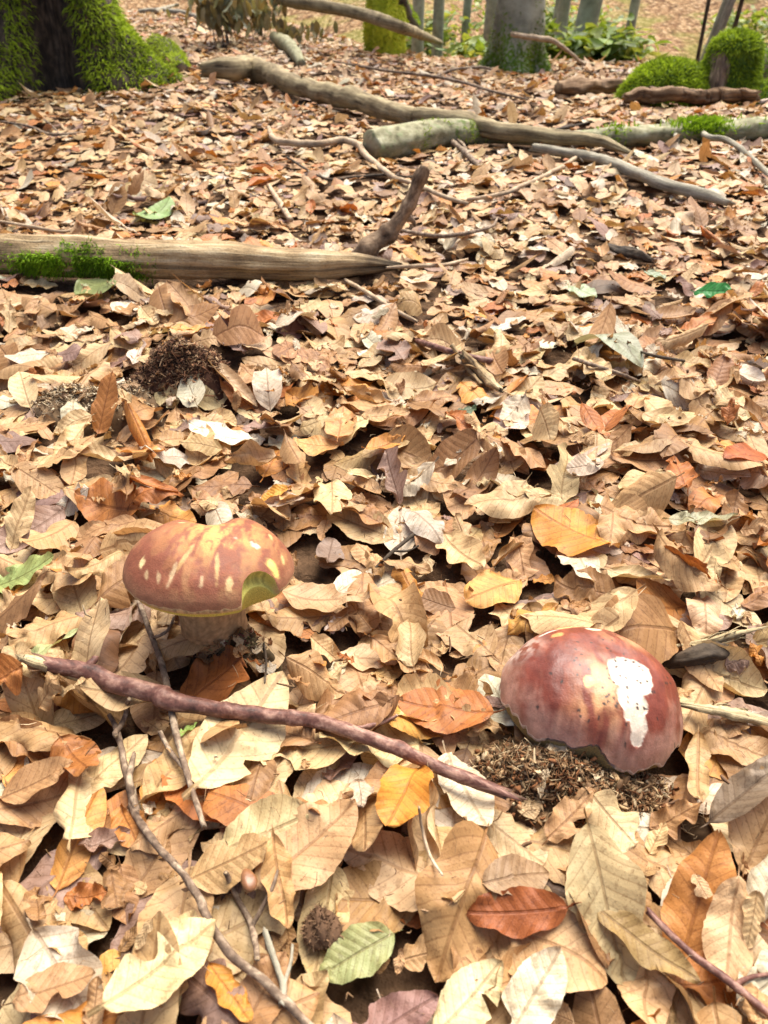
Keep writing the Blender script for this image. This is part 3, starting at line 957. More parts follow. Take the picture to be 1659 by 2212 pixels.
def wmoss(C, N):
    a = np.degrees(np.arctan2(C[:, 1], C[:, 0])) % 360
    n = fbm(C * 7, 65, 3)
    left = sstep(262, 250, a) * sstep(120, 150, a) * sstep(-.25, .05, n + .2 * N[:, 2] + .15)
    right = sstep(297, 308, a) * sstep(-.30, .05, n + .15)
    return (left + right) * sstep(1.3, .8, C[:, 2])
mo = moss_part(root, np.zeros(3), g, 26000, wmoss, .016, .042, .0042, (.060, .100, .008), (.42, .54, .03), 66, droop=.55, spread=.45)
for a, d, r in ((0, 0, .24), (232, .22, .16), (232, .36, .11), (205, .3, .12), (318, .18, .1), (345, .3, .08)):
    EXCL.append((S[0] + d * math.cos(R(a)), S[1] + d * math.sin(R(a)), r))
LAND.append((S[0] + .1, S[1] - .45, "the hollow mossy tree foot"))
# small moss-topped root right of it
P, Rr = path_px([(330, 95, 26, .05), (365, 115, 40, .035), (395, 150, 26, .012)])
geo = tube_geo(P, Rr, sides=12, n=24, rough=.2, seed=68)
o = link("moss_covered_root", make_mesh("moss_covered_root", geo[0] - P[0], geo[1], M_dark, geo[2]), None, P[0])
tag(o, "low root tipped with bright moss beside the hollow tree foot", "root")
moss_part(o, P[0], geo, 1600, lambda C, N: sstep(-.1, .4, N[:, 2]), .012, .03, .004, G_D, (.44, .56, .04), 69)

# trees ------------------------------------------------------------
def tree(name, px, py, wpx, label, mat, mossy=0., lean=(0, 0), ztop=5.0, flare=.7, nl=5, seed=0, dist=None, group="trees behind the crest", nmoss=0, light=(.18, .28, .02)):
    if dist is None:
        B = at(px, py, 0)
    else:
        d = ray(px, py)
        p = d * (dist / d[1])
        B = np.array([p[0], p[1], 0.0]); B[2] = float(height(B[0], B[1]))
    r0 = wpx / 2 * depth_of(B) / FPX
    rg = np.random.default_rng(seed)
    n, nt = 46, 30
    z = np.concatenate([np.linspace(-.25, .6, 26), np.linspace(.7, ztop, n - 26)])
    th = np.arange(nt) / nt * 2 * math.pi
    Z, TH = np.meshgrid(z, th, indexing='ij')
    r = r0 * (1.02 - .45 * np.clip(Z, 0, None) / ztop)
    ph = rg.uniform(0, 6.28)
    zs = max(.10, r0 * 1.1)
    lob = np.clip(.45 + .55 * np.cos(nl * TH + ph + .6 * np.sin(TH * 2 + ph)), 0, 1)
    r = r * (1 + flare * np.exp(-np.maximum(Z, 0) / zs) * lob)
    X, Y = r * np.cos(TH) + lean[0] * Z, r * np.sin(TH) + lean[1] * Z
    V = np.stack([X, Y, Z], -1).reshape(-1, 3)
    V[:, :2] += (V[:, :2] - np.stack([lean[0] * V[:, 2], lean[1] * V[:, 2]], 1)) * (.09 * fbm(V * (2.2 / max(r0, .05)) * .4, seed, 3))[:, None]
    ms = mossy * sstep(.42 + .3 * vnoise(V * 9, seed), .05, V[:, 2])
    uv = np.stack([V[:, 2], TH.ravel() * r0, np.full(len(V), rg.random())], 1)
    geos = [(V, [grid_faces(n, nt, True)], {"tuv": uv, "endm": np.zeros(len(V)), "ms": ms})]
    o = empty(name, B)
    tag(o, label, "tree", group)
    link("trunk", make_mesh("trunk", V, geos[0][1], mat, geos[0][2]), o)
    for k in range(3):
        zz = ztop * (.55 + .14 * k); a = rg.uniform(0, 6.28)
        p0 = np.array([lean[0] * zz, lean[1] * zz, zz])
        d = np.array([math.cos(a), math.sin(a), .8])
        L = rg.uniform(.7, 1.3)
        tg = tube_geo(np.array([p0, p0 + d * L * .5, p0 + d * L + [0, 0, .2]]), [r0 * .4, r0 * .28, r0 * .1], sides=8, n=12, seed=seed + k)
        link("limb", make_mesh("limb", tg[0], tg[1], mat, tg[2]), o)
    if nmoss:
        moss_part(o, np.zeros(3), geos[0], nmoss, lambda C, N: sstep(.34, .04, C[:, 2] + .12 * fbm(C * 9, seed)) * sstep(-.4, 0, fbm(C * 6, seed + 3)), .012, .03, .005, G_D, light, seed)
    return o, B, r0

t, B, r0 = tree("beech_tree", 1116, 86, 94, "stout grey beech trunk with a mossy flared base on the crest", M_beech, .55, (0.01, 0), seed=3, dist=4.9, flare=.75, nl=4, nmoss=4500, light=(.17, .22, .02))
EXCL.append((B[0], B[1], r0 * 1.6))
t, B, r0 = tree("beech_tree", 832, 36, 66, "tree with a lime-green sun-painted mossy trunk behind the leaning pole", M_limetrunk, .3, (-.01, 0), seed=5, flare=.5, nl=3, nmoss=2500, light=(.5, .55, .03))
EXCL.append((B[0], B[1], r0 * 1.5))
TB = B
tree("slim_tree", 1246, 78, 46, "slim grey tree leaning beside the stout beech, forked low", M_beech, .35, (.12, 0), seed=7, dist=6.4, nl=3)
tree("slim_tree", 1206, 62, 26, "dark slim tree just behind the leaning grey tree", M_beech, .5, (.03, 0), seed=9, dist=7.2, nl=3)
tree("slim_tree", 1189, 60, 20, "thin smooth grey sapling trunk beside the stout beech", M_beech, .1, (.05, 0), seed=11, dist=8.0, nl=3, flare=.4)
tree("slim_tree", 903, 44, 26, "grey trunk in the dip behind the mossy root", M_beech, .3, (.0, 0), seed=13, dist=9.2, nl=3, flare=.4)
tree("slim_tree", 945, 50, 24, "pale trunk in the dip next to the charred upright stick", M_beech, .15, (.01, 0), seed=15, dist=9.6, nl=3, flare=.4)
tree("slim_tree", 1004, 32, 18, "thin straight pale trunk far down in the dip", M_beech, .1, (.03, 0), seed=17, dist=10.5, nl=3, flare=.3)
tree("slim_tree", 1062, 40, 30, "smooth grey trunk touching the back of the stout beech", M_beech, .2, (0, 0), seed=19, dist=7.4, nl=3, flare=.3)
tree("slim_tree", 1362, 40, 20, "thin greenish trunk standing alone on the brown hillside", M_beech, .3, (.04, 0), seed=21, dist=11.0, nl=3, flare=.3)
tree("slim_tree", 1530, 80, 26, "pale trunk leaning behind the mossy stump", M_grey, .0, (.18, 0), seed=23, dist=6.2, nl=3, flare=.3)
tree("slim_tree", 1518, 80, 8, "thin dark stem behind the mossy stump, close to the pale trunk", M_dark, .0, (-.03, 0), seed=25, dist=6.0, nl=3, flare=.2)
tree("slim_tree", 1580, 70, 9, "thin dark stem over the tall knob of the mossy stump", M_dark, .0, (.04, 0), seed=27, dist=6.3, nl=3, flare=.2)
tree("slim_tree", 1614, 6, 34, "trunk with a mossy foot high on the far hillside", M_beech, .6, (0, 0), seed=29, dist=14.5, nl=3, flare=.5)

# mossy root running down from the lime-green tree
P = np.array([TB + [.05, -.02, .12], at(885, 45, .06), at(915, 62, .04), at(950, 74, .03), at(975, 84, .01)])
geo = tube_geo(P, [.07, .05, .04, .032, .01], sides=12, n=40, rough=.15, seed=71)
o = link("mossy_surface_root", make_mesh("mossy_surface_root", geo[0] - P[1], geo[1], M_dark, geo[2]), None, P[1])
tag(o, "moss-covered root snaking out from the lime-green tree", "root")
moss_part(o, P[1], geo, 3500, lambda C, N: sstep(-.2, .4, N[:, 2]), .012, .035, .006, (.05, .10, .01), (.32, .44, .02), 72)
# leaning pole in front of it
P = np.array([at(600, 30, .16), at(700, 22, .16), at(800, 42, .10), at(880, 66, .05), at(955, 96, .03)])
P = np.array([rise(590, -6, 5.7), rise(640, 6, 5.5), rise(720, 17, 5.4), rise(800, 36, 5.2), rise(880, 64, 5.0), at(955, 93, .03)])
solo("leaning_pole", tube_geo(P, [.032, .034, .034, .033, .030, .018], sides=12, n=70, rough=.12, seed=75, wander=.01), M_branch, "long straight bare pole slanting down in front of the lime-green tree", "branch")
# charred upright stick
b = at(975, 64, 0)
solo("charred_stick", tube_geo(np.array([b + [-.05, 0, -.02], b + [.03, 0, .06], rise(1002, 45, b[1]), rise(1012, 10, b[1])]), [.018, .022, .02, .012], sides=10, n=24, rough=.2, seed=77, ragged=.02), M_dark, "short charred upright stick beside the pale trunk on the crest", "stick")
def gpt(px, dist, lift=.02):
    d = ray(px, 95); p = d * (dist / d[1])
    return np.array([p[0], p[1], float(height(p[0], p[1])) + lift])
# dead stick by the beech foot
b = at(1230, 100, .02)
solo("dead_stick", tube_geo(np.array([rise(1105, 74, 4.6), rise(1160, 82, 4.7), rise(1200, 92, 4.8), gpt(1270, 4.95)]), [.012, .014, .013, .008], sides=8, n=40, rough=.15, seed=78, wander=.01), M_pale, "orange-brown dead stick propped against the stout beech foot", "stick")
# birch-like ringed branch piece
P, Rr = path_px([(592, 80, 20, .04), (615, 92, 26, .04), (636, 112, 25, .035), (652, 138, 18, .015)])
solo("ringed_branch", tube_geo(P, Rr, sides=14, n=40, rough=.1, seed=79, ragged=.02, knots=((.15, .02, .15), (.35, .02, .15), (.55, .02, .18), (.75, .02, .15))), M_lichen, "short pale peeling branch piece with dark rings near the browned shrub", "branch")
no_leaf_path(P, .03)

print("structure", round(time.time() - T0, 1))

# ------------------------------------------------------------------ fallen leaves, laid down one on another
PAL = {   # look: (word, colours)
    'bleached': ("bleached cream", [(.52, .42, .285), (.49, .39, .26), (.55, .455, .32)]),
    'straw': ("pale straw", [(.51, .345, .165), (.47, .315, .155), (.53, .375, .19)]),
    'tan': ("tan", [(.43, .255, .11), (.38, .22, .095), (.46, .28, .125)]),
    'brown': ("brown", [(.30, .155, .058), (.25, .125, .048), (.34, .18, .07)]),
    'rust': ("rust-brown", [(.36, .125, .03), (.40, .16, .04)]),
    'dull': ("dull purplish brown", [(.27, .165, .115), (.23, .135, .095)]),
    'orange': ("orange", [(.46, .195, .04), (.50, .235, .055)]),
    'dark': ("dark brown", [(.13, .065, .028), (.10, .052, .024)]),
}
KEYS = list(PAL)
P_LOW = np.array([.06, .16, .27, .28, .06, .07, .02, .08]); P_LOW /= P_LOW.sum()
P_TOP = np.array([.13, .27, .33, .16, .05, .04, .025, .0]); P_TOP /= P_TOP.sum()

def leaf_shape(L, wr, ku, kv, fold, rip, tw, nv, nu, rg, torn, petiole=True, crenate=True):
    npet = 2 if petiole else 0
    v = np.concatenate([np.linspace(-.12, -.03, npet), np.linspace(0, 1, nv + 1)]) if npet else np.linspace(0, 1, nv + 1)
    vv = np.clip(v, 0, 1)
    prof = (vv ** .62) * ((1 - vv) ** .72)
    prof = prof / .487
    w = wr / 2 * prof
    wl, wr_ = w.copy(), w.copy()
    if crenate:
        a = .018 * np.sin(vv * 2 * math.pi * 9 + rg.uniform(0, 6)) + .05 * np.sin(vv * rg.uniform(6, 14) + rg.uniform(0, 6)) + rg.normal(0, .011, len(vv))
        wl = wl * (1 + a); wr_ = wr_ * (1 + a)
    for _ in range(torn):
        c, s, dpt = rg.uniform(.15, .95), rg.uniform(.03, .14), rg.uniform(.25, .85)
        b = 1 - dpt * np.exp(-((vv - c) / s) ** 4)
        if rg.random() < .5: wl = wl * b
        else: wr_ = wr_ * b
    if torn >= 2 and rg.random() < .5:
        cutv = rg.uniform(.55, .85)
        k = v > cutv
        v = np.where(k, cutv + (v - cutv) * .15, v)
    pw = .0035 / max(L / .065, .5)
    wl = np.maximum(wl, .007); wr_ = np.maximum(wr_, .007)
    u = np.linspace(-1, 1, nu + 1)
    ux = np.where(u[None, :] < 0, u[None, :] * wl[:, None], u[None, :] * wr_[:, None])
    x = ux * L
    y = np.repeat(((v - .5) * L)[:, None], nu + 1, 1)
    z = fold * np.abs(x)
    for _ in range(3):
        fx, fy, ph = rg.normal(0, 55), rg.normal(0, 70), rg.uniform(0, 6.28)
        z = z + rip * .45 * np.sin(fx * x + fy * y + ph)
    z = z + rip * np.sin(2 * math.pi * rg.uniform(1.5, 3.2) * v[:, None] + rg.uniform(0, 6)) * np.abs(u)[None, :] ** 2 * np.where(u[None, :] < 0, 1, rg.choice([-1, 1]))
    if abs(ku) > 1e-3:
        a = ku * x
        rr = 1 / ku - z
        x, z = rr * np.sin(a), 1 / ku - rr * np.cos(a)
    if abs(kv) > 1e-3:
        b = kv * y
        rr = 1 / kv - z
        y, z = rr * np.sin(b), 1 / kv - rr * np.cos(b)
    if tw:
        t = tw * y / L
        x, z = x * np.cos(t) - z * np.sin(t), x * np.sin(t) + z * np.cos(t)
    V = np.stack([x, y, z], -1).reshape(-1, 3)
    luv = np.stack([ux, np.repeat(v[:, None], nu + 1, 1), np.full(ux.shape, rg.random())], -1).reshape(-1, 3)
    return V, luv, (len(v), nu + 1)

CELL = .007
HX0, HX1, HY0, HY1 = -4.6, 4.6, -.35, 7.6
HNX, HNY = int((HX1 - HX0) / CELL), int((HY1 - HY0) / CELL)
ck = np.linspace(HX0, HX1, 420); cy_ = np.linspace(HY0, HY1, 400)
A_, B_ = np.meshgrid(ck, cy_)
HC = height(A_, B_)
gx = (np.arange(HNX) + .5) * CELL + HX0; gy = (np.arange(HNY) + .5) * CELL + HY0
fx = np.clip((gx - HX0) / (ck[1] - ck[0]), 0, 418.999); fy = np.clip((gy - HY0) / (cy_[1] - cy_[0]), 0, 398.999)
ix, iy = fx.astype(int), fy.astype(int); tx, ty = (fx - ix)[None, :], (fy - iy)[:, None]
HM = (HC[iy][:, ix] * (1 - tx) * (1 - ty) + HC[iy][:, ix + 1] * tx * (1 - ty) + HC[iy + 1][:, ix] * (1 - tx) * ty + HC[iy + 1][:, ix + 1] * tx * ty)

def cells(X, Y):
    return (np.clip(((Y - HY0) / CELL).astype(int), 0, HNY - 1), np.clip(((X - HX0) / CELL).astype(int), 0, HNX - 1))

def deposit(V, x, y, yaw, rg, conform=.8, jitter=.13, q=.82, drape=.005, up=True):
    c, s = math.cos(yaw), math.sin(yaw)
    X = V[:, 0] * c - V[:, 1] * s + x
    Y = V[:, 0] * s + V[:, 1] * c + y
    ci = cells(X, Y)
    h = HM[ci]
    dx, dy = X - X.mean(), Y - Y.mean()
    hm_ = h - h.mean()
    sxx, syy, sxy = (dx * dx).sum() + 1e-9, (dy * dy).sum() + 1e-9, (dx * dy).sum()
    bx, by = (dx * hm_).sum(), (dy * hm_).sum()
    det = sxx * syy - sxy * sxy + 1e-15
    gx_ = (bx * syy - by * sxy) / det
    gy_ = (by * sxx - bx * sxy) / det
    gx_ = np.clip(gx_ * conform, -.8, .8) + rg.normal(0, jitter)
    gy_ = np.clip(gy_ * conform, -.8, .8) + rg.normal(0, jitter)
    zl = V[:, 2] + gx_ * dx + gy_ * dy
    d = h - zl
    k = int(q * (len(d) - 1))
    off = np.partition(d, k)[k]
    z = zl + off + .0004
    z = np.minimum(np.maximum(z, h + .0005), z + drape)
    HM[ci] = np.maximum(h, z)
    return np.stack([X, Y, z], 1)

def heap_height(cx, cy, rx, ry, hgt, seed, lift, skew):
    def hf(x, y):
        d = ((x - cx) / rx) ** 2 + ((y - cy - skew * (x - cx)) / ry) ** 2
        p = np.stack([x, y, 0 * x], 1)
        d = d * (1 + .5 * vnoise(p * 22, seed + 8))
        return height(x, y) + lift * np.exp(-d * .6) + hgt * np.exp(-d) * (1 + .35 * fbm(p * 45, seed, 3)) + .004 * fbm(p * 130, seed + 1, 2) - .03 * sstep(1.2, 3.2, d)
    return hf
HEAPS = {}
def plan_heap(key, px, py, dx, dy, rx, ry, hgt, seed, lift, skew=0., block=.55):
    c = at(px, py, .01)
    cx, cy = c[0] + dx, c[1] + dy
    hf = heap_height(cx, cy, rx, ry, hgt, seed, lift, skew)
    HEAPS[key] = (cx, cy, rx, ry, seed, hf)
    i0, i1 = int((cx - 2 * rx - HX0) / CELL), int((cx + 2 * rx - HX0) / CELL)
    j0, j1 = int((cy - 2 * ry - HY0) / CELL), int((cy + 2 * ry - HY0) / CELL)
    X, Y = np.meshgrid(gx[i0:i1], gy[j0:j1])
    HM[j0:j1, i0:i1] = np.maximum(HM[j0:j1, i0:i1], hf(X.ravel(), Y.ravel()).reshape(X.shape))
    for k in range(-6, 7):
        f = k / 6 * .8
        EXCL.append((cx + f * rx, cy + skew * f * rx, block * ry * math.sqrt(max(1 - f * f, .05)) * 1.25))
plan_heap("soil_heap", 1285, 1712, -.014, .003, .058, .026, .020, 201, .012, -.16, .75)
plan_heap("soil_lump", 395, 815, 0, 0, .055, .032, .040, 203, .014, block=1.0)
plan_heap("crumbled_litter", 190, 872, 0, 0, .070, .032, .014, 205, .012, block=.8)
plan_heap("soil_strip", 620, 812, 0, 0, .050, .012, .004, 207, .006, block=.8)
plan_heap("soil_collar", 495, 1385, 0, -.002, .024, .011, .010, 209, .010, block=.5)
BLOCK = np.zeros((HNY, HNX), bool)
for (ex, ey, er) in EXCL:
    j0, j1 = int((ey - er - HY0) / CELL), int((ey + er - HY0) / CELL) + 2
    i0, i1 = int((ex - er - HX0) / CELL), int((ex + er - HX0) / CELL) + 2
    j0, j1, i0, i1 = max(j0, 0), min(j1, HNY), max(i0, 0), min(i1, HNX)
    if j1 > j0 and i1 > i0:
        BLOCK[j0:j1, i0:i1] |= ((gx[None, i0:i1] - ex) ** 2 + (gy[j0:j1, None] - ey) ** 2) < er * er
def free(x, y):
    return not BLOCK[min(max(int((y - HY0) / CELL), 0), HNY - 1), min(max(int((x - HX0) / CELL), 0), HNX - 1)]

def on_heap(x, y, f=1.0):
    for key in ("soil_heap", "soil_lump"):
        cx, cy, rx, ry, _, _ = HEAPS[key]
        if ((x - cx) / rx) ** 2 + ((y - cy) / ry) ** 2 < f: return True
    return False

LODS = ((22, 8), (10, 5), (6, 3), (4, 2))
FT = {}
def faces_for(nr, nc):
    if (nr, nc) not in FT: FT[(nr, nc)] = grid_faces(nr, nc)
    return FT[(nr, nc)]

bx_, by_ = [], []
for y0 in np.arange(-.15, 7.5, .15):
    ym = y0 + .075
    wd = 2 * (.5 * max(ym, 0) + .62)
    k = int(.15 * wd * np.interp(ym, [-.2, .9, 2, 4, 7.6], [2650, 2100, 1500, 1000, 850]))
    by_.append(rng.uniform(y0, y0 + .15, k)); bx_.append(rng.uniform(-wd / 2, wd / 2, k))
xx, yy = np.concatenate(bx_), np.concatenate(by_)
order = rng.random(len(xx)).argsort()
xx, yy = xx[order], yy[order]
NL = len(xx)
clump = fbm(np.stack([xx * 5, yy * 5, 0 * xx], 1), 91, 2)
LV, LUV, LCOL, LSZ, LMETA = [], [], [], [], []
for i in range(NL):
    x, y = xx[i], yy[i]
    t = i / NL
    if not free(x, y) or (t > .4 and y < 1.2 and on_heap(x, y, 1.5)): continue
    dep = y * cp + CAM_H * sp
    inside = abs(x) < .52 * dep + .06
    lod = 0 if dep < .80 else 1 if dep < 1.75 else 2 if dep < 3.2 else 3
    if not inside:
        if rng.random() < .5: continue
        lod = max(lod, 2)
    frag = rng.random() < (.42 if t < .8 else .28)
    L = rng.uniform(.012, .040) if frag else float(np.clip(rng.normal(.064 if dep < 1.2 else .058, .011), .038, .090))
    wr = rng.uniform(.55, .76)
    p = P_TOP if rng.random() < sstep(.25, .75, t + .12 * clump[i]) else P_LOW
    key = KEYS[rng.choice(8, p=p)]
    base = PAL[key][1]
    c = np.array(base[rng.integers(len(base))]) * rng.uniform(.86, 1.14) * (1 + rng.normal(0, .03, 3))
    r = rng.random()
    curl_amt = rng.uniform(0, 18) if r < .34 else rng.uniform(18, 52) if r < .78 else rng.uniform(50, 110)
    ku = curl_amt * rng.choice([-1, 1], p=[.62, .38])
    kv = rng.normal(0, 12)
    early = t < .62
    if early:
        ku *= .35; kv *= .5; curl_amt *= .35
    if curl_amt > 45: kv *= .3
    nv, nu = LODS[lod]
    V, luv, shp = leaf_shape(L, wr, ku, kv, rng.normal(0, .22), rng.uniform(.0008, .0045), rng.normal(0, .5), nv, nu, rng, rng.integers(1, 4) if frag else rng.choice([0, 0, 0, 1, 2]), petiole=(lod < 2 and not frag), crenate=lod < 1)
    Vw = deposit(V, x, y, rng.uniform(0, 6.283), rng, jitter=.05 if early else .40 if rng.random() < .26 else .13 + .10 * rng.random(), q=.55 if early else .78, drape=.008 if early else .005)
    LV.append(Vw); LUV.append(luv); LCOL.append(c); LSZ.append(shp)
    LMETA.append((key, "rolled-up" if curl_amt > 50 else "curled" if curl_amt > 24 else "torn" if frag else "flat", L, wr))
print("leaves", len(LV), round(time.time() - T0, 1))

# leaves that stand out, each laid where it lies: base, tip, width share, colour, roll, bend, name
SPECIAL = [
    ((1316, 1172), (1156, 1085), .80, (.50, .205, .028), 4, 3, "large bright orange beech leaf with fine veins lying alone", "dry"),
    ((1128, 1208), (1006, 1272), .78, (.54, .26, .065), 7, -5, "light orange wavy beech leaf between the two boletes", "dry"),
    ((905, 1640), (838, 1800), .80, (.50, .205, .028), 16, -5, "golden orange folded leaf below the reddish twig, tip pointing into the litter", "dry"),
    ((622, 1048), (560, 1062), .85, (.56, .27, .04), 14, 4, "small yellow-orange leaf behind the bolete with the split cap", "dry"),
    ((250, 938), (358, 985), .60, (.50, .24, .075), 14, 4, "smooth orange-brown leaf below the dug-up brown soil lump", "dry"),
    ((730, 935), (632, 930), .72, (.54, .28, .09), 8, 6, "round-tipped light orange leaf behind the split cap, beside a smaller upright one", "dry"),
    ((728, 935), (742, 868), .62, (.50, .25, .09), 18, 4, "small orange-tan leaf standing on edge among straw leaves", "dry"),
    ((1228, 1962), (1012, 1948), .52, (.27, .075, .018), 12, 6, "large rust-red leaf with a pale midrib below the soil pit", "dry"),
    ((852, 1975), (682, 2068), .68, (.33, .33, .13), 6, -4, "dull olive-green oval leaf beside a bristly beechnut husk", "fresh"),
    ((-40, 1232), (122, 1212), .62, (.34, .40, .13), 6, 5, "yellow-green leaf with straight veins level with the split cap", "fresh"),
    ((-15, 1440), (178, 1372), .50, (.42, .45, .20), 8, 5, "pale green leaf beside the broken end of the reddish twig", "fresh"),
    ((292, 458), (370, 425), .62, (.30, .42, .16), 8, 5, "light green ribbed leaf behind the barkless log", "fresh"),
    ((1232, 592), (1290, 622), .75, (.36, .42, .24), 6, 4, "greyish green oval leaf among tan leaves beyond the wood splinter", "fresh"),
    ((1502, 622), (1574, 645), .45, (.045, .26, .06), 12, 4, "vivid green pointed leaf", "fresh"),
    ((1398, 560), (1446, 574), .62, (.30, .36, .22), 6, 4, "small dull grey-green leaf near the dark bark piece", "fresh"),
    ((448, 2068), (540, 2205), .50, (.48, .21, .035), 70, 10, "rolled golden orange leaf touching the long thin twig", "dry"),
    ((362, 700), (458, 680), .55, (.52, .25, .06), 10, 5, "orange leaf lying below the barkless log", "dry"),
    ((165, 585), (246, 612), .70, (.24, .27, .10), 10, 4, "olive-green leaf tucked against the moss of the barkless log", "fresh"),
    ((538, 380), (582, 362), .75, (.42, .14, .03), 16, 4, "rusty orange leaf standing up behind the log", "dry"),
    ((982, 862), (1032, 842), .50, (.09, .13, .06), 14, 4, "small dark green leaf beside the weathered wood splinter", "fresh"),
    ((1700, 985), (1562, 992), .55, (.36, .10, .025), 14, -6, "dark rust-red leaf with an orange edge at rest on straw leaves", "dry"),
    ((1250, 702), (1392, 796), .48, (.30, .31, .20), 8, -6, "large grey-green worn leaf under a curled brown one", "fresh"),
    ((1490, 700), (1548, 672), .62, (.42, .15, .03), 10, 4, "rust-orange leaf leaning on a dark brown one", "dry"),
    ((225, 2180), (468, 1985), .66, (.62, .48, .24), 5, 3, "large pale straw leaf with a torn edge beside the long thin twig", "dry"),
    ((405, 905), (556, 915), .60, (.68, .58, .42), 12, 4, "cream leaf with dark branching veins below the soil lump", "dry"),
    ((585, 1800), (622, 1992), .44, (.45, .26, .10), 35, 5, "long curled tan-orange leaf below the forked twig", "dry"),
    ((382, 1580), (424, 1545), .45, (.30, .42, .10), 8, 3, "small fresh green leaf sticking out under the reddish twig", "fresh"),
    ((1045, 1900), (1200, 1832), .62, (.30, .19, .10), 20, -6, "dark brown leaf with a worn white side below the pit", "dry"),
    ((1535, 1770), (1690, 1690), .50, (.20, .14, .085), 12, -5, "smooth grey-brown leaf beside the soil pit", "dry"),
    ((600, 1250), (812, 1285), .62, (.40, .25, .125), 10, 6, "broad veined tan leaf leaning against the split cap", "dry"),
    ((1520, 1560), (1508, 1745), .30, (.42, .27, .12), 40, 4, "narrow curled leaf standing beside the white-patched cap", "dry"),
    ((1445, 1115), (1585, 1138), .50, (.36, .34, .20), 35, 6, "grey-green rolled leaf among straw leaves", "fresh"),
    ((-20, 1690), (155, 1640), .70, (.36, .20, .085), 14, 5, "broad brown leaf with an orange upper edge by the thin twig's fork", "dry"),
    ((420, 1690), (610, 1450), .58, (.56, .41, .21), 4, 3, "large pale tan leaf lying under the reddish twig", "dry"),
    ((1290, 1955), (1520, 2120), .40, (.28, .18, .065), 16, 5, "long olive-brown leaf below the rust-red leaf", "dry"),
    ((945, 2212), (1090, 2050), .62, (.58, .47, .25), 6, 4, "pale yellowish leaf with dark veins", "dry"),
    ((1100, 2225), (1215, 2040), .66, (.62, .50, .32), 6, 4, "bleached broad leaf with a straight midrib", "dry"),
    ((740, 2235), (950, 2120), .60, (.25, .13, .10), 8, 4, "purplish brown leaf below the olive-green leaf", "dry"),
    ((15, 2150), (200, 2090), .72, (.38, .22, .10), 8, 4, "broad smooth brown leaf beside the pale straw leaf", "dry"),
    ((400, 1870), (585, 1810), .70, (.42, .26, .11), 6, 4, "torn tan leaf carrying a single beechnut", "dry"),
]
FIXED = []
for (b, t_, wr, c, ku, kv, lab, kind) in SPECIAL:
    pb, pt = at(*b, .03), at(*t_, .03)
    d = pt - pb
    L = float(np.hypot(d[0], d[1]))
    mid = (pb + pt) / 2
    yaw = math.atan2(d[1], d[0]) - math.pi / 2
    tanny = kind == 'dry' and c[2] > .095
    V, luv, shp = leaf_shape(L, wr, ku * 1.5, kv * 1.6, rng.normal(.05, .12), .0026 if L > .05 else .0016, rng.normal(0, .35), 28, 12, rng, 1 if tanny else 0)
    Vw = deposit(V, mid[0], mid[1], yaw, rng, conform=.75, jitter=.07, q=.86, drape=.004)
    FIXED.append((Vw, luv, shp, np.array(c), lab, kind))
    LAND.append((mid[0], mid[1], None))
SP = np.array([f[0].mean(0)[:2] for f in FIXED])
for k in range(420):
    y = rng.uniform(.12, 1.1); x = rng.uniform(-1, 1) * (.45 * y + .2)
    if not free(x, y) or on_heap(x, y, 2.5) or np.hypot(SP[:, 0] - x, SP[:, 1] - y).min() < (.052 if y < .6 else .05): continue
    frag = k > 150
    key = KEYS[rng.choice(8, p=P_TOP)]
    L = rng.uniform(.010, .032) if frag else float(np.clip(rng.normal(.060, .010), .04, .08))
    amt = rng.uniform(10, 90)
    V, luv, shp = leaf_shape(L, rng.uniform(.5, .74), amt * rng.choice([-1, 1]), rng.normal(0, 12), rng.normal(0, .2), rng.uniform(.001, .004), rng.normal(0, .5), 22, 8, rng, rng.integers(1, 4) if frag else rng.choice([0, 1]), petiole=not frag)
    LV.append(deposit(V, x, y, rng.uniform(0, 6.283), rng, jitter=.2, q=.8)); LUV.append(luv)
    LCOL.append(np.array(PAL[key][1][0]) * rng.uniform(.86, 1.12)); LSZ.append(shp)
    LMETA.append((key, "rolled-up" if amt > 50 else "curled" if amt > 24 else "torn" if frag else "flat", L, .64))
print("special", round(time.time() - T0, 1))

# which loose leaves show largest
GXN, GYN = 300, 400
bestd = np.full(GXN * GYN, 1e9); besti = np.full(GXN * GYN, -1)
for i, V in enumerate(LV):
    if V[0, 1] > 2.2 or LMETA[i][2] < .03: continue
    nr, nc = LSZ[i]
    G = V.reshape(nr, nc, 3)
    M = np.concatenate([G.reshape(-1, 3), ((G[1:, 1:] + G[:-1, :-1]) / 2).reshape(-1, 3), ((G[1:] + G[:-1]) / 2).reshape(-1, 3), ((G[:, 1:] + G[:, :-1]) / 2).reshape(-1, 3)])
    a, b, d = project(M)
    ca, cb = (a / PW * GXN).astype(int), (b / PH * GYN).astype(int)
    k = (ca >= 0) & (ca < GXN) & (cb >= 0) & (cb < GYN)
    idx = cb[k] * GXN + ca[k]
    dd = d[k]
    cl = dd < bestd[idx]
    bestd[idx[cl]] = dd[cl]; besti[idx[cl]] = i
cnt = np.bincount(besti[besti >= 0], minlength=len(LV))
top = set(np.argsort(-cnt)[:255].tolist())

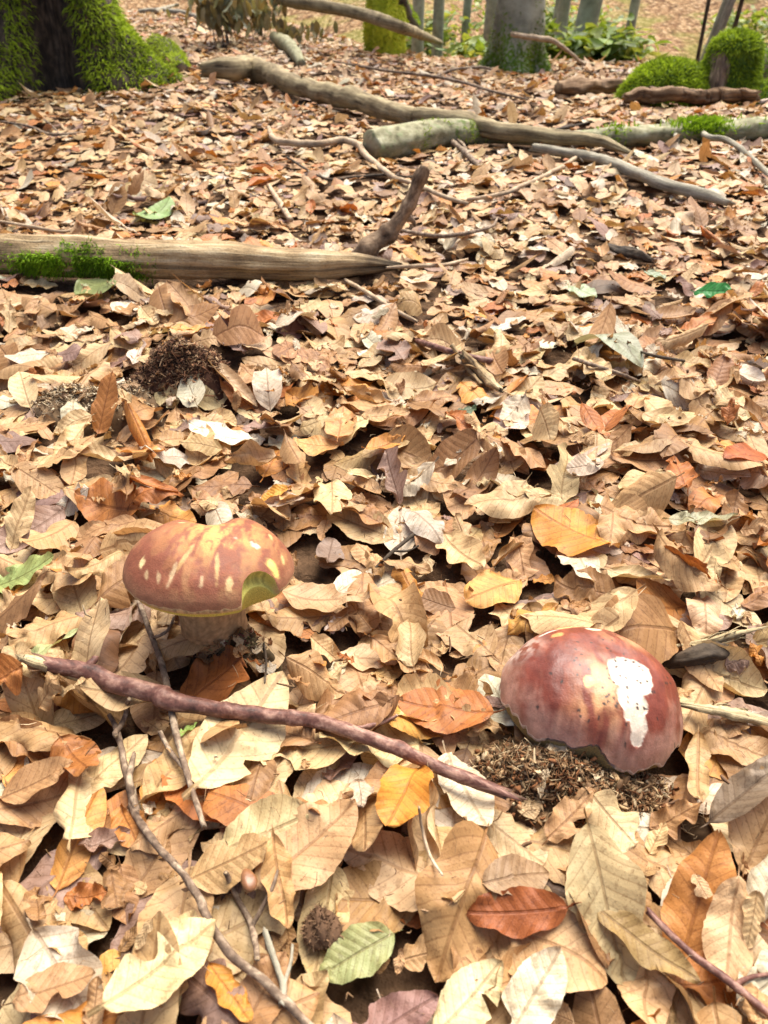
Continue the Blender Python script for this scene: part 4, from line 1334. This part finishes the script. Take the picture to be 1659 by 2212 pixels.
LANDP = [l for l in LAND if l[2]]
def where(x, y):
    k = min(LANDP, key=lambda l: (l[0] - x) ** 2 + (l[1] - y) ** 2)
    d = math.hypot(k[0] - x, k[1] - y)
    return k, d
for k, ph in ((0, "the large bright orange leaf"), (1, "the light orange leaf between the boletes"), (2, "the golden orange folded leaf"), (7, "the large rust-red leaf"), (8, "the olive-green oval leaf"),
              (9, "the yellow-green leaf"), (10, "the pale green leaf"), (4, "the smooth orange-brown leaf"), (20, "the dark rust-red leaf"), (23, "the large pale straw leaf"),
              (28, "the smooth grey-brown leaf"), (31, "the grey-green rolled leaf"), (21, "the large grey-green worn leaf"), (34, "the long olive-brown leaf"), (25, "the long curled tan-orange leaf"),
              (35, "the pale yellowish leaf with dark veins"), (38, "the broad smooth brown leaf")):
    v = FIXED[k][0].mean(0)
    LANDP.append((v[0], v[1], ph))

# ------------------------------------------------------------------ twigs lying on the litter
def lay_path(pts, sag=.25):
    """pixel path with widths -> world path lying on the leaves"""
    P, W = [], []
    for q in pts:
        P.append(at(q[0], q[1], .035)); W.append(q[2])
    P = np.array(P)
    r = np.array([w / 2 * depth_of(p) / FPX for w, p in zip(W, P)])
    m = 48
    Q = catmull(np.hstack([P[:, :3], r[:, None]]), m)
    h = HM[cells(Q[:, 0], Q[:, 1])]
    h = np.array([h[max(0, i - 2):i + 3].max() for i in range(m)])
    k = max(3, int(m * sag))
    pad = np.concatenate([np.full(k, h[0]), h, np.full(k, h[-1])])
    sm = np.convolve(pad, np.ones(2 * k + 1) / (2 * k + 1), 'valid')
    if sag > .22:
        u = np.linspace(-1, 1, m)
        sm = np.polyval(np.polyfit(u, h, 2), u)
    z = sm + np.quantile(h - sm, .62) + Q[:, 3] * .5
    a, b, _ = project(Q[:, :3])
    for i in range(m):                      # slide each point to where the raised twig really lies
        d = ray(a[i], b[i])
        t = (CAM_H - z[i]) / -d[2]
        Q[i, :3] = np.array([0, 0, CAM_H]) + d * t
    return Q[:, :3], Q[:, 3]

def twig(name, paths, mat, label, cat="twig", rough=.14, seed=0, sides=8, ragged=.003, wander=.0, knots=(), land=None, sag=.25, n=70, ridge=.06, up=0.):
    geos = []
    for j, pts in enumerate(paths):
        if callable(pts): continue
        P, r = lay_path(pts, sag)
        P[:, 2] += up
        if j == 0: P0 = P
        else:       # a side shoot starts on its main stem
            d = np.linalg.norm(P0[:, :2] - P[0, :2], axis=1); kk = d.argmin()
            if d[kk] < .02:
                f = np.linspace(1, 0, len(P))[:, None] ** 2
                P = P + f * (P0[kk] - P[0])
        geos.append(tube_geo(P, r, sides=sides, n=n if j == 0 else 30, rough=rough, seed=seed + j * 3, ragged=ragged if j == 0 else .001, wander=wander, knots=knots if j == 0 else (), ridge=ridge))
    V, F, A = join_geo(geos)
    base = np.array([P0[len(P0) // 2][0], P0[len(P0) // 2][1], V[:, 2].min()])
    o = link(name, make_mesh(name, V - base, F, mat, A), None, base)
    tag(o, label, cat, "twigs on the litter")
    if land:
        for f in (.15, .5, .85):
            p = P0[int(f * (len(P0) - 1))]
            LANDP.append((p[0], p[1], land))
    return o

twig("reddish_twig", [[(95, 1432, 30), (170, 1452, 34), (260, 1482, 38), (340, 1508, 38), (370, 1518, 42), (440, 1528, 36), (600, 1550, 33), (760, 1578, 31), (860, 1610, 30), (950, 1655, 29), (1040, 1693, 27), (1095, 1716, 24)],
                      [(735, 1576, 13), (790, 1570, 11), (858, 1545, 7)],
                      [(200, 1460, 16), (196, 1440, 18), (205, 1420, 14)]], M_red, "thick reddish-brown twig lying across between the two boletes", seed=101, sides=14, rough=.15, ragged=.02, wander=.004, knots=((.12, .01, .12), (.27, .012, .25), (.41, .008, .12), (.55, .01, .15), (.66, .008, .12), (.78, .012, .15), (.9, .008, .1)), land="the thick reddish-brown twig", sag=.5, n=130)
twig("splintered_twig_end", [[(45, 1422, 16), (80, 1432, 22), (120, 1444, 24), (210, 1470, 18), (240, 1478, 6)]], M_split, "pale splintered wood at the broken end of the reddish twig", "wood", seed=104, sides=8, rough=.3, ragged=.01)
twig("thin_twig", [[(298, 1290, 10), (318, 1350, 12), (345, 1420, 13), (365, 1500, 15), (375, 1560, 15), (395, 1640, 14), (418, 1715, 13), (440, 1785, 12)],
                   [(393, 1665, 12), (370, 1630, 11), (345, 1580, 10)],
                   [(345, 1412, 8), (365, 1370, 7), (375, 1335, 6)]], M_twig, "thin grey-brown twig reaching from the split cap under the reddish twig", seed=107, land="the thin twig under the split cap", sag=.3)
twig("long_thin_twig", [[(285, 1740, 22), (320, 1790, 17), (370, 1860, 16), (430, 1950, 17), (480, 2030, 19), (500, 2062, 20), (560, 2120, 20), (620, 2175, 20), (690, 2235, 20)],
                        [(285, 1740, 18), (268, 1700, 17), (262, 1660, 16), (252, 1600, 14), (236, 1545, 11)],
                        [(276, 1715, 13), (278, 1680, 18), (288, 1648, 12), (298, 1620, 6)],
                        [(250, 1590, 12), (268, 1555, 12), (280, 1510, 9)]], M_twig, "long thin forked twig running past the rolled golden orange leaf", seed=111, land="the long thin forked twig", sag=.3, wander=.004, sides=10, knots=((.52, .02, .25),))
twig("forked_twig", [[(488, 1885, 11), (515, 1945, 14), (540, 1990, 14), (552, 2040, 15), (556, 2070, 12)],
                     [(548, 2010, 11), (565, 1970, 11), (590, 1915, 9), (600, 1880, 6)]], M_twig, "short brown forked twig beside the long curled tan-orange leaf", seed=115, land="the short brown forked twig")
twig("lichen_twig", [[(572, 2010, 13), (585, 2050, 15), (600, 2095, 14), (612, 2130, 16), (608, 2170, 15)],
                     [(612, 2130, 10), (628, 2080, 8), (632, 2040, 6)]], M_grey, "short pale lichen-spotted twig below the short brown forked twig", seed=119)
twig("reddish_twig", [[(1400, 1968, 15), (1440, 2010, 16), (1500, 2065, 17), (1560, 2108, 19), (1600, 2140, 18), (1680, 2205, 18)],
                      [(1590, 2125, 12), (1620, 2110, 10), (1670, 2104, 8)]], M_red, "thin reddish twig slanting past the long olive-brown leaf", seed=123, land="the thin reddish twig")
twig("thin_twig", [[(810, 1228, 6), (850, 1190, 9), (900, 1150, 9), (925, 1138, 5)], [(850, 1190, 6), (880, 1190, 5), (905, 1178, 4)]], M_dark, "thin dark twig tip beside the broad veined tan leaf", seed=127)
twig("thin_twig", [[(745, 605, 9), (790, 630, 10), (850, 668, 10), (900, 695, 9)]], M_pale, "straight pale twig below the barkless log's tapering end", seed=130, land="the straight pale twig")
twig("smooth_twig", [[(890, 733, 12), (950, 752, 14), (1010, 770, 15), (1062, 780, 14)]], M_red, "smooth reddish stick lying beside the weathered wood splinter", seed=133)
twig("wood_splinter", [[(1000, 770, 20), (1030, 795, 26), (1055, 820, 26), (1080, 842, 12)], [(975, 745, 10), (1010, 795, 10), (1040, 830, 8)]], M_log, "short weathered wood splinter with straight grain", "wood", seed=136, sides=14, ridge=.25, rough=.3, ragged=.01, land="the weathered wood splinter")
twig("thin_twig", [[(1240, 775, 9), (1290, 792, 10), (1340, 808, 9), (1385, 826, 7)]], M_twig, "thin straight twig beside the large grey-green worn leaf", seed=139, sag=.4)
twig("thin_twig", [[(1385, 760, 5), (1420, 770, 7), (1480, 780, 6)]], M_dark, "thin dark twig near the rust-orange leaf", seed=141)
twig("dark_bark_piece", [[(1312, 532, 14), (1340, 542, 26), (1375, 552, 26), (1410, 562, 10)]], M_dark, "short dark rotten bark piece by the dull grey-green leaf", "bark", seed=143, sides=18, rough=.4, ridge=.3, ragged=.01)
# thin branches strewn in front of the long branch
twig("curved_twig", [[(580, 275, 8), (590, 298, 13), (620, 308, 15), (690, 310, 15), (740, 302, 15), (772, 312, 15), (800, 345, 14), (850, 382, 12), (905, 402, 11), (960, 425, 10), (1010, 440, 8)],
                     [(1010, 432, 9), (1080, 420, 10), (1150, 390, 10), (1210, 362, 10), (1265, 330, 9), (1320, 316, 6)]], M_pale, "long curved pale twig meandering below the short cut log", seed=147, sag=.15, wander=.004, land="the long curved pale twig")
twig("dark_twig", [[(945, 270, 14), (965, 295, 13), (1000, 325, 12), (1030, 355, 12), (1050, 385, 9)], [(965, 295, 8), (1000, 312, 7), (1010, 335, 6)]], M_twig, "dark forked twig propped on the short cut log", seed=151, sag=.2)
twig("dark_twig", [[(620, 340, 5), (700, 385, 6), (760, 383, 7), (830, 378, 6), (900, 384, 5)]], M_dark, "thin dark twig beyond the upright broken branch stub", seed=155)
twig("dark_twig", [[(870, 498, 8), (940, 510, 10), (1000, 505, 9), (1060, 490, 7), (1075, 470, 5)]], M_twig, "thin brown twig lying past the foot of the upright stub", seed=157)
twig("pale_forked_branch", [[(1430, 262, 10), (1455, 280, 13), (1500, 276, 13), (1530, 296, 13), (1570, 302, 13), (1610, 330, 12), (1640, 358, 12), (1700, 410, 12)],
                            [(1455, 280, 11), (1450, 260, 10), (1440, 245, 9)], [(1458, 285, 11), (1462, 305, 10), (1466, 322, 8)]], M_grey, "pale silvery forked branch lying in front of the low rotten log", "branch", seed=161, sag=.2, land="the pale silvery forked branch")
twig("dark_twig", [[(720, 132, 4), (830, 152, 6), (930, 164, 7), (1000, 178, 7), (1060, 196, 6), (1140, 215, 4)], [(940, 165, 5), (980, 150, 6), (1040, 146, 6), (1080, 155, 4)]], M_twig, "long thin dark twig far behind the long curving branch", seed=165, sag=.3)
twig("dark_twig", [[(1090, 300, 4), (1180, 284, 6), (1270, 265, 5), (1320, 250, 4)], [(1180, 284, 5), (1225, 310, 4), (1260, 350, 3)]], M_dark, "wiry dark twig arching over the tip of the long curving branch", seed=169)
twig("dark_twig", [[(0, 478, 6), (70, 490, 8), (140, 500, 7), (190, 480, 6), (235, 468, 5)]], M_pale, "pale stick behind the barkless log", seed=171)
twig("dark_twig", [[(0, 262, 4), (60, 272, 6), (110, 290, 7), (190, 285, 7), (232, 268, 6)], [(130, 290, 5), (110, 270, 4), (95, 258, 4)]], M_twig, "thin bent twig some way from the hollow tree foot", seed=173)
twig("thin_twig", [[(360, 200, 4), (400, 218, 5), (465, 248, 5)]], M_dark, "fine dark twig between the hollow tree foot and the long branch", seed=175)
twig("thin_twig", [[(580, 400, 8), (605, 440, 14), (628, 475, 12)]], M_pale, "short pale stick standing among leaves behind the barkless log", seed=177)
twig("thin_twig", [[(835, 578, 6), (900, 575, 10), (960, 572, 9), (1010, 560, 6)]], M_pale, "pale peeling stick continuing beyond the tapering log end", seed=179)
twig("grey_stick", [[(300, 25, 8), (340, 22, 10), (400, 28, 10), (450, 45, 6)], [(335, 24, 8), (360, 16, 7), (385, 10, 5)]], M_grey, "grey forked stick at the foot of the browned shrub", seed=181)
twig("dead_stick", [[(1250, 110, 6), (1300, 92, 7), (1340, 60, 7)]], M_twig, "thin dead stick on the crest beside the leaning grey tree", seed=183)
twig("thin_twig", [[(905, 1745, 6), (912, 1790, 7), (930, 1850, 7), (955, 1890, 5)]], M_pale, "thin stalk beside the golden orange folded leaf", seed=185)
twig("thin_twig", [[(570, 1390, 5), (575, 1430, 6), (572, 1475, 4)]], M_dark, "fine leaf stalk by the stem of the split cap", seed=187)

# split wood and bark next to the white-patched cap
def bundle(pts, n, jit, seed):
    """one main splinter and thinner ones alongside"""
    rg = np.random.default_rng(seed)
    out = [pts]
    for _ in range(n):
        a, b = sorted(rg.uniform(0, len(pts) - 1, 2))
        if b - a < .8: b = min(a + .9, len(pts) - 1)
        o = rg.normal(0, jit, 2)
        q = []
        for f in np.linspace(a, b, 3):
            i = int(min(f, len(pts) - 2)); t = f - i
            p = [pts[i][k] * (1 - t) + pts[i + 1][k] * t for k in range(3)]
            q.append((p[0] + o[0] + rg.normal(0, 2), p[1] + o[1] + rg.normal(0, 2), p[2] * rg.uniform(.15, .4)))
        q[-1] = (q[-1][0] + rg.normal(0, 5), q[-1][1] + rg.normal(0, 4), q[-1][2] * .3)
        out.append(q)
    return out
twig("bark_strip", bundle([(1440, 1446, 20), (1490, 1434, 38), (1545, 1420, 34), (1575, 1412, 12)], 7, 8, 1), M_dark, "dark bark strip behind the white-patched cap", "bark", seed=191, sides=20, rough=.45, ragged=.012, ridge=.3, up=.006, land="the dark bark strip", sag=.4)
twig("split_wood", bundle([(1478, 1535, 12), (1530, 1545, 22), (1600, 1560, 24), (1680, 1580, 18)], 14, 9, 2), M_split, "pale split wood lying against the white-patched cap", "wood", seed=193, sides=12, rough=.35, ragged=.03, ridge=.25, up=.006, land="the pale split wood")
twig("split_wood", bundle([(1455, 1405, 6), (1520, 1395, 14), (1590, 1378, 12), (1625, 1370, 4)], 16, 10, 3), M_split, "yellowish frayed wood fibres beside the dark bark strip", "wood", seed=195, sides=8, rough=.35, ragged=.02, ridge=.2, up=.005)
print("twigs", round(time.time() - T0, 1))

# ------------------------------------------------------------------ single leaves as things, the rest as litter
used = {}
SHAPE = {"flat": "flat", "curled": "curled", "rolled-up": "tightly rolled", "torn": "small torn"}
for i in sorted(top):
    V = LV[i]; ctr = V.mean(0); ctr[2] = V[:, 2].min()
    C = np.tile(np.array([*LCOL[i], 1.0]), (len(V), 1))
    o = link("beech_leaf", make_mesh("beech_leaf", V - ctr, faces_for(*LSZ[i]), M_leaf, {"lc": C, "luv": LUV[i]}), None, ctr)
    k, d = where(ctr[0], ctr[1])
    rel = "right beside" if d < .05 else "close to" if d < .12 else "a step from"
    word = PAL[LMETA[i][0]][0]
    size = "large " if LMETA[i][2] > .074 else "small " if LMETA[i][2] < .056 else ""
    size = "" if LMETA[i][1] == "torn" else size
    lab = f"{size}{word} {SHAPE[LMETA[i][1]]} beech leaf {rel} {k[2]}"
    if lab in used:
        X = V - V.mean(0)
        nz = abs(np.linalg.svd(X, full_matrices=False)[2][2][2])
        lean_ = "flat-lying" if nz > .94 else "tilted" if nz > .75 else "upright"
        wide = "broad " if LMETA[i][3] > .68 else "narrow " if LMETA[i][3] < .60 else ""
        lab2 = f"{lean_} {wide}{lab}"
        lab = lab2 if len(lab2.split()) <= 16 else f"{lean_} {lab}" if len(lab.split()) < 16 else lab
    if len(lab.split()) > 16: lab = lab.replace('large ', '', 1).replace('small ', '', 1)
    if len(lab.split()) > 16: lab = lab.replace(' beech leaf', ' leaf', 1)
    used[lab] = 1
    tag(o, lab, "leaf", "fallen beech leaves on the forest floor")
for (Vw, luv, shp, c, lab, kind) in FIXED:
    ctr = Vw.mean(0); ctr[2] = Vw[:, 2].min()
    o = link("beech_leaf", make_mesh("beech_leaf", Vw - ctr, faces_for(*shp), M_fresh if kind == "fresh" else M_leaf, {"lc": np.tile(np.array([*c, 1.0]), (len(Vw), 1)), "luv": luv}), None, ctr)
    tag(o, lab, "leaf", "fallen beech leaves on the forest floor")

Vs, Us, Cs, Fs, off = [], [], [], [], 0
for i in range(len(LV)):
    if i in top: continue
    Vs.append(LV[i]); Us.append(LUV[i]); Fs.append(faces_for(*LSZ[i]) + off)
    Cs.append(np.tile(np.array([*LCOL[i], 1.0]), (len(LV[i]), 1)))
    off += len(LV[i])
litter = link("leaf_litter", make_mesh("leaf_litter", np.vstack(Vs), np.vstack(Fs), M_leaf, {"lc": np.vstack(Cs), "luv": np.vstack(Us)}))
tag(litter, "thick carpet of dry tan and brown beech leaves over the whole forest floor", "leaf litter", kind="stuff")
print("litter quads", sum(len(f) for f in Fs), round(time.time() - T0, 1))

# ------------------------------------------------------------------ soil heaps with crumbs, needles and fibres
def crumbs(cx, cy, sx, sy, zc, n, rg, lmin, lmax, cols, wmin=.0003, wmax=.0010, chip=.35, hfun=None):
    """fine fibres and chips strewn on a heap"""
    x = cx + rg.normal(0, sx, n); y = cy + rg.normal(0, sy, n)
    z = hfun(x, y)
    a = rg.uniform(0, 6.28, n); e = rg.normal(0, .5, n)
    D = np.stack([np.cos(a) * np.cos(e), np.sin(a) * np.cos(e), np.sin(e)], 1)
    L = rg.uniform(lmin, lmax, n) * np.where(rg.random(n) < chip, .55, 1)
    w = np.where(rg.random(n) < chip, rg.uniform(.0012, .0050, n), rg.uniform(wmin, wmax, n))
    L = np.where(w > .0024, L * .6, L)
    S = np.cross(D, rg.normal(0, 1, (n, 3))); S /= np.linalg.norm(S, axis=1)[:, None]
    N = np.cross(D, S)
    P = np.stack([x, y, z + rg.uniform(0, .006, n)], 1)
    V = []
    for k, f in enumerate((-.5, 0., .5)):
        c = P + D * (L * f)[:, None] + N * (L * (.30 if k == 1 else .08) * rg.normal(0, 1, n))[:, None]
        ww = (w * (1 if k == 1 else .6))[:, None]
        V += [c - S * ww * .5, c + S * ww * .5, c + N * ww * .35]
    V = np.stack(V, 1).reshape(-1, 3)
    o = np.arange(n)[:, None, None] * 9
    t = []
    for s in (0, 3):
        for p, q in ((0, 1), (1, 2), (2, 0)):
            t.append([s + p, s + q, s + 3 + q, s + 3 + p])
    F = (o + np.array(t)[None]).reshape(-1, 4)
    C = np.array(cols)[rg.integers(len(cols), size=n)] * rg.uniform(.7, 1.25, n)[:, None]
    C = np.repeat(np.hstack([C, np.ones((n, 1))]), 9, 0)
    return V, [F], {"lc": C}

def heap(name, label, n, cols, soil, lmin=.006, lmax=.022):
    cx, cy, rx, ry, seed, hf = HEAPS[name]
    rg = np.random.default_rng(seed)
    n1 = 70
    X, Y = np.meshgrid(np.linspace(-2, 2, n1) * rx + cx, np.linspace(-2, 2, n1) * ry + cy)
    V = np.stack([X.ravel(), Y.ravel(), hf(X.ravel(), Y.ravel())], 1)
    base = np.array([cx, cy, float(height(cx, cy))])
    nn = .5 + .5 * fbm(V * 120, seed + 5, 3)
    C = np.array(soil[0]) * (1 - nn)[:, None] + np.array(soil[1]) * nn[:, None]
    root = empty(name, base)
    tag(root, label, "soil")
    link("soil_mound", make_mesh("soil_mound", V - base, grid_faces(n1, n1), M_debris, {"lc": np.hstack([C, np.ones((len(C), 1))])}), root)
    V, F, A = crumbs(cx, cy, rx * .62, ry * .62, 0, n, rg, lmin, lmax, cols, hfun=hf)
    o = link("crumb_cover", make_mesh("crumb_cover", V - base, F, M_debris, A), root)
    o["kind"] = "stuff"
    # flakes of broken leaf lying on it
    g, off = [], 0
    LVs, LU, LC, LF = [], [], [], []
    for _ in range(26):
        L = rg.uniform(.010, .026)
        V, lu, shp = leaf_shape(L, rg.uniform(.5, .9), rg.normal(0, 40), rg.normal(0, 25), rg.normal(0, .3), .002, .3, 7, 4, rg, 3, petiole=False)
        x, y = cx + rg.normal(0, rx * .6), cy + rg.normal(0, ry * .6)
        R_ = np.array(Matrix.Rotation(rg.uniform(0, 6.28), 3, 'Z') @ Matrix.Rotation(rg.normal(0, .5), 3, 'X'))
        V = V @ R_.T + np.array([x, y, float(hf(np.array([x]), np.array([y]))[0]) + .004])
        c = np.array([(.45, .30, .15), (.30, .18, .085), (.55, .42, .26), (.20, .11, .05)][rg.integers(4)])
        LVs.append(V); LU.append(lu); LC.append(np.tile([*c, 1.], (len(V), 1))); LF.append(faces_for(*shp) + off); off += len(V)
    o = link("leaf_flakes", make_mesh("leaf_flakes", np.vstack(LVs) - base, np.vstack(LF), M_leaf, {"lc": np.vstack(LC), "luv": np.vstack(LU)}), root)
    o["kind"] = "stuff"
    return root

BR = [(.30, .18, .09), (.20, .11, .05), (.40, .27, .14), (.12, .065, .03), (.48, .36, .21), (.24, .10, .04)]
heap("soil_heap", "heap of dark crumbly soil, fibres and bud scales in front of the white-patched cap", 4200, BR, ((.03, .017, .009), (.13, .08, .042)), .003, .015)
heap("soil_lump", "dark reddish-brown soil lump with fine roots below the barkless log", 3400, [(.16, .07, .035), (.09, .04, .022), (.24, .12, .06), (.05, .025, .015), (.35, .22, .12)], ((.03, .014, .009), (.12, .055, .03)), .004, .020)
heap("crumbled_litter", "patch of pale crumbled leaf bits and soil beside the dark soil lump", 1800, [(.5, .4, .25), (.42, .3, .17), (.3, .19, .1), (.12, .07, .035), (.58, .48, .33)], ((.06, .035, .02), (.26, .17, .09)), .003, .014)
heap("soil_strip", "thin strip of bare dark soil running on from the soil lump", 600, BR, ((.03, .018, .011), (.12, .075, .04)), .003, .014)
heap("soil_collar", "mossy crumbs of soil round the foot of the split cap's stem", 420, [(.16, .10, .05), (.20, .19, .07), (.08, .045, .025), (.22, .08, .05)], ((.04, .025, .012), (.13, .09, .04)), .004, .012)
# scattered fine crumbs over the litter close by
rg = np.random.default_rng(77)
def topz(x, y): return HM[cells(x, y)] + .0005
geos = []
for (n, x0, x1, y0, y1) in ((900, -.5, .5, .1, .85), (500, -.8, .8, .85, 1.6)):
    x = rg.uniform(x0, x1, n); y = rg.uniform(y0, y1, n)
    k = np.array([free(a, b) for a, b in zip(x, y)])
    x, y = x[k], y[k]
    V, F, A = crumbs(0, 0, 1e-9, 1e-9, 0, len(x), rg, .003, .014, [(.3, .18, .09), (.16, .09, .05), (.5, .38, .23), (.2, .12, .06)], wmin=.0003, wmax=.0008, chip=.15, hfun=lambda a, b: 0 * a)
    V = V + np.repeat(np.stack([x, y, topz(x, y) - .001], 1), 9, 0)
    geos.append((V, F, A))
V, F, A = join_geo(geos)
tag(link("litter_crumbs", make_mesh("litter_crumbs", V, F, M_debris, A)), "tiny leaf crumbs, bud scales and stalks scattered over the leaves", "litter", kind="stuff")

# beechnut and beechnut husk
def ellip(name, p, r, mat, colr, seed, label, cat, yaw=0., spikes=False):
    n, nt = 18, 24
    f = np.linspace(0, math.pi, n); th = np.arange(nt) / nt * 2 * math.pi
    tri = 1 + (.28 * np.cos(4 * th) if spikes else .10 * np.cos(3 * th))
    X = np.sin(f)[:, None] * np.cos(th) * tri * r[0] * (1 - .25 * np.cos(f))[:, None]
    Z = np.sin(f)[:, None] * np.sin(th) * tri * r[2] * (1 - .25 * np.cos(f))[:, None]
    Y = np.cos(f)[:, None] * np.ones(nt) * r[1]
    V = np.stack([X, Y, Z], -1).reshape(-1, 3)
    V = V * (1 + .06 * fbm(V * 300, seed))[:, None]
    c, s = math.cos(yaw), math.sin(yaw)
    V = V @ np.array([[c, s, 0], [-s, c, 0], [0, 0, 1]])
    z = float(HM[cells(np.array([p[0]]), np.array([p[1]]))][0])
    base = np.array([p[0], p[1], z + r[2] * .8])
    root = link(name, make_mesh(name, V, grid_faces(n, nt, True), mat, {"lc": np.tile(np.array([*colr, 1.]), (len(V), 1))}), None, base)
    tag(root, label, cat)
    if spikes:
        rg = np.random.default_rng(seed)
        P, N = sample_surface(V, grid_faces(n, nt, True), 900, rg)
        N = P / np.linalg.norm(P, axis=1)[:, None]
        B = blades(P, N, rg, .0022, .0056, .0009, (.07, .04, .022), (.26, .15, .08), 0., .8)
        o = link("bristles", make_mesh("bristles", B[0], B[1], M_debris, B[2]), root)
        o["kind"] = "stuff"
    return root
M_nut = attr_material("beechnut_shell", rough=.35, spec=.5, nscale=500, namp=.25, bump=.2)
p = at(531, 1880, .035)
nut = ellip("beechnut", p, (.0044, .0072, .0030), M_nut, (.19, .080, .030), 3, "shiny brown beechnut lying on the torn tan leaf", "nut", yaw=.4)
p = at(690, 1962, .03)
ellip("beechnut_husk", p, (.0085, .0115, .008), M_debris, (.10, .055, .03), 5, "dark bristly beechnut husk beside the olive-green oval leaf", "husk", yaw=.3, spikes=True)

# ------------------------------------------------------------------ undergrowth: browned shrub, green saplings
def sapling(name, B, label, cat, nst, hgt, spread, nleaf, lsize, cols, mat, seed, droop=.3, group=None, twig_mat=None, low=.15):
    rg = np.random.default_rng(seed)
    root = empty(name, B)
    tag(root, label, cat, group)
    LVs, LU, LC, LF, off = [], [], [], [], 0
    for k in range(nst):
        a = rg.uniform(0, 6.28)
        top_ = np.array([math.cos(a) * spread * rg.uniform(.4, 1), math.sin(a) * spread * rg.uniform(.4, 1), hgt * rg.uniform(.7, 1.05)])
        m1 = top_ * [.25, .25, .5]
        g = tube_geo(np.array([[0, 0, -.03], m1, top_]) + np.array([rg.normal(0, .03), rg.normal(0, .03), 0]), [.012 * hgt, .008 * hgt, .002], sides=6, n=16, seed=seed + k)
        link("stem", make_mesh("stem", g[0], g[1], twig_mat or M_twig, g[2]), root)
        for _ in range(nleaf // nst):
            f = rg.uniform(low, 1)
            p = (1 - f) ** 2 * 0 + 2 * f * (1 - f) * m1 + f * f * top_ + rg.normal(0, 1, 3) * [spread * .30, spread * .30, hgt * .05]
            L = lsize * rg.uniform(.7, 1.25)
            V, lu, shp = leaf_shape(L, rg.uniform(.45, .68), rg.normal(0, 10), rg.normal(0, 7), .1, .002, 0, 4, 2, rg, 0, petiole=False, crenate=False)
            yaw = rg.uniform(0, 6.28)
            tl = rg.normal(0, .35) - droop
            ry = Matrix.Rotation(yaw, 3, 'Z') @ Matrix.Rotation(tl, 3, 'X') @ Matrix.Rotation(rg.normal(0, .4), 3, 'Y')
            V = V @ np.array(ry).T + p
            c = np.array(cols[rg.integers(len(cols))]) * rg.uniform(.8, 1.2)
            LVs.append(V); LU.append(lu); LC.append(np.tile([*c, 1.], (len(V), 1))); LF.append(faces_for(*shp) + off); off += len(V)
    o = link("foliage", make_mesh("foliage", np.vstack(LVs), np.vstack(LF), mat, {"lc": np.vstack(LC), "luv": np.vstack(LU)}), root)
    o["kind"] = "stuff"
    return root
OLIVE = [(.19, .17, .07), (.22, .18, .07), (.17, .18, .08), (.27, .23, .11), (.30, .33, .22), (.14, .11, .05), (.24, .28, .17)]
sapling("browned_shrub", at(490, 96, 0), "shrub with drooping dull olive-brown leaves beyond the hollow tree foot", "shrub", 9, .34, .26, 260, .085, OLIVE, M_fresh, 301, droop=1.2, low=.3)
sapling("browned_shrub", at(560, 88, 0), "leafier part-browned shrub beside the ringed branch piece", "shrub", 6, .26, .22, 130, .08, OLIVE, M_fresh, 302, droop=1.2, low=.3)
sapling("browned_shrub", at(655, 104, 0), "low browned shrub shoot arching over the ringed branch piece", "shrub", 4, .13, .18, 44, .075, OLIVE[:4], M_fresh, 303, droop=1.2, low=.4)
LIME = [(.16, .27, .03), (.22, .34, .04), (.28, .38, .06), (.12, .20, .025), (.32, .40, .08)]
SAP = [(985, 30, 8.4, .55, .5, 240), (1040, 44, 7.6, .35, .45, 200), (1010, 20, 9.6, .8, .6, 260), (1160, 60, 7.8, .45, .45, 240), (1150, 20, 9.5, .9, .7, 320), (1215, 90, 6.4, .25, .3, 120),
       (1290, 90, 6.6, .28, .4, 200), (1310, 70, 7.4, .35, .45, 200), (1345, 84, 7.0, .25, .5, 180), (1400, 40, 9.0, .35, .6, 200), (1450, 26, 10.0, .4, .7, 220), (875, 20, 9.0, .4, .5, 180),
       (900, 14, 10.5, .7, .5, 200), (1285, 96, 5.7, .22, .3, 90), (1340, 92, 5.9, .20, .35, 90), (1070, 60, 6.2, .30, .3, 110), (1175, 84, 5.9, .25, .25, 80), (1400, 80, 6.4, .16, .35, 70), (1270, 20, 9.5, .6, .6, 220), (1640, 10, 11.5, .5, .6, 160), (1090, 12, 10.5, 1.0, .8, 300), (1225, 8, 10.2, 1.0, .7, 280)]
TREES = [o for o in col.objects if o.get("category") == "tree" and o.name != "mossy_tree_foot"]
def near_tree(B):
    o = min(TREES, key=lambda t: (t.location.x - B[0]) ** 2 + (t.location.y - B[1]) ** 2)
    return "near the " + " ".join(o["label"].split()[:8])
for k, (px, py, dist, h, s, n) in enumerate(SAP):
    d = ray(px, py); p = d * (dist / d[1])
    B = np.array([p[0], p[1], float(height(p[0], p[1]))])
    sapling("beech_sapling", B, "%s bright green leafy beech sapling %s" % ("tall" if h > .75 else "low" if h < .27 else "waist-high" if h > .5 else "knee-high", near_tree(B)), "sapling", 5, h, s, int(n * 3.2), .12, LIME, M_lush, 320 + k, droop=.1, group="green saplings behind the crest")
print("done", round(time.time() - T0, 1))
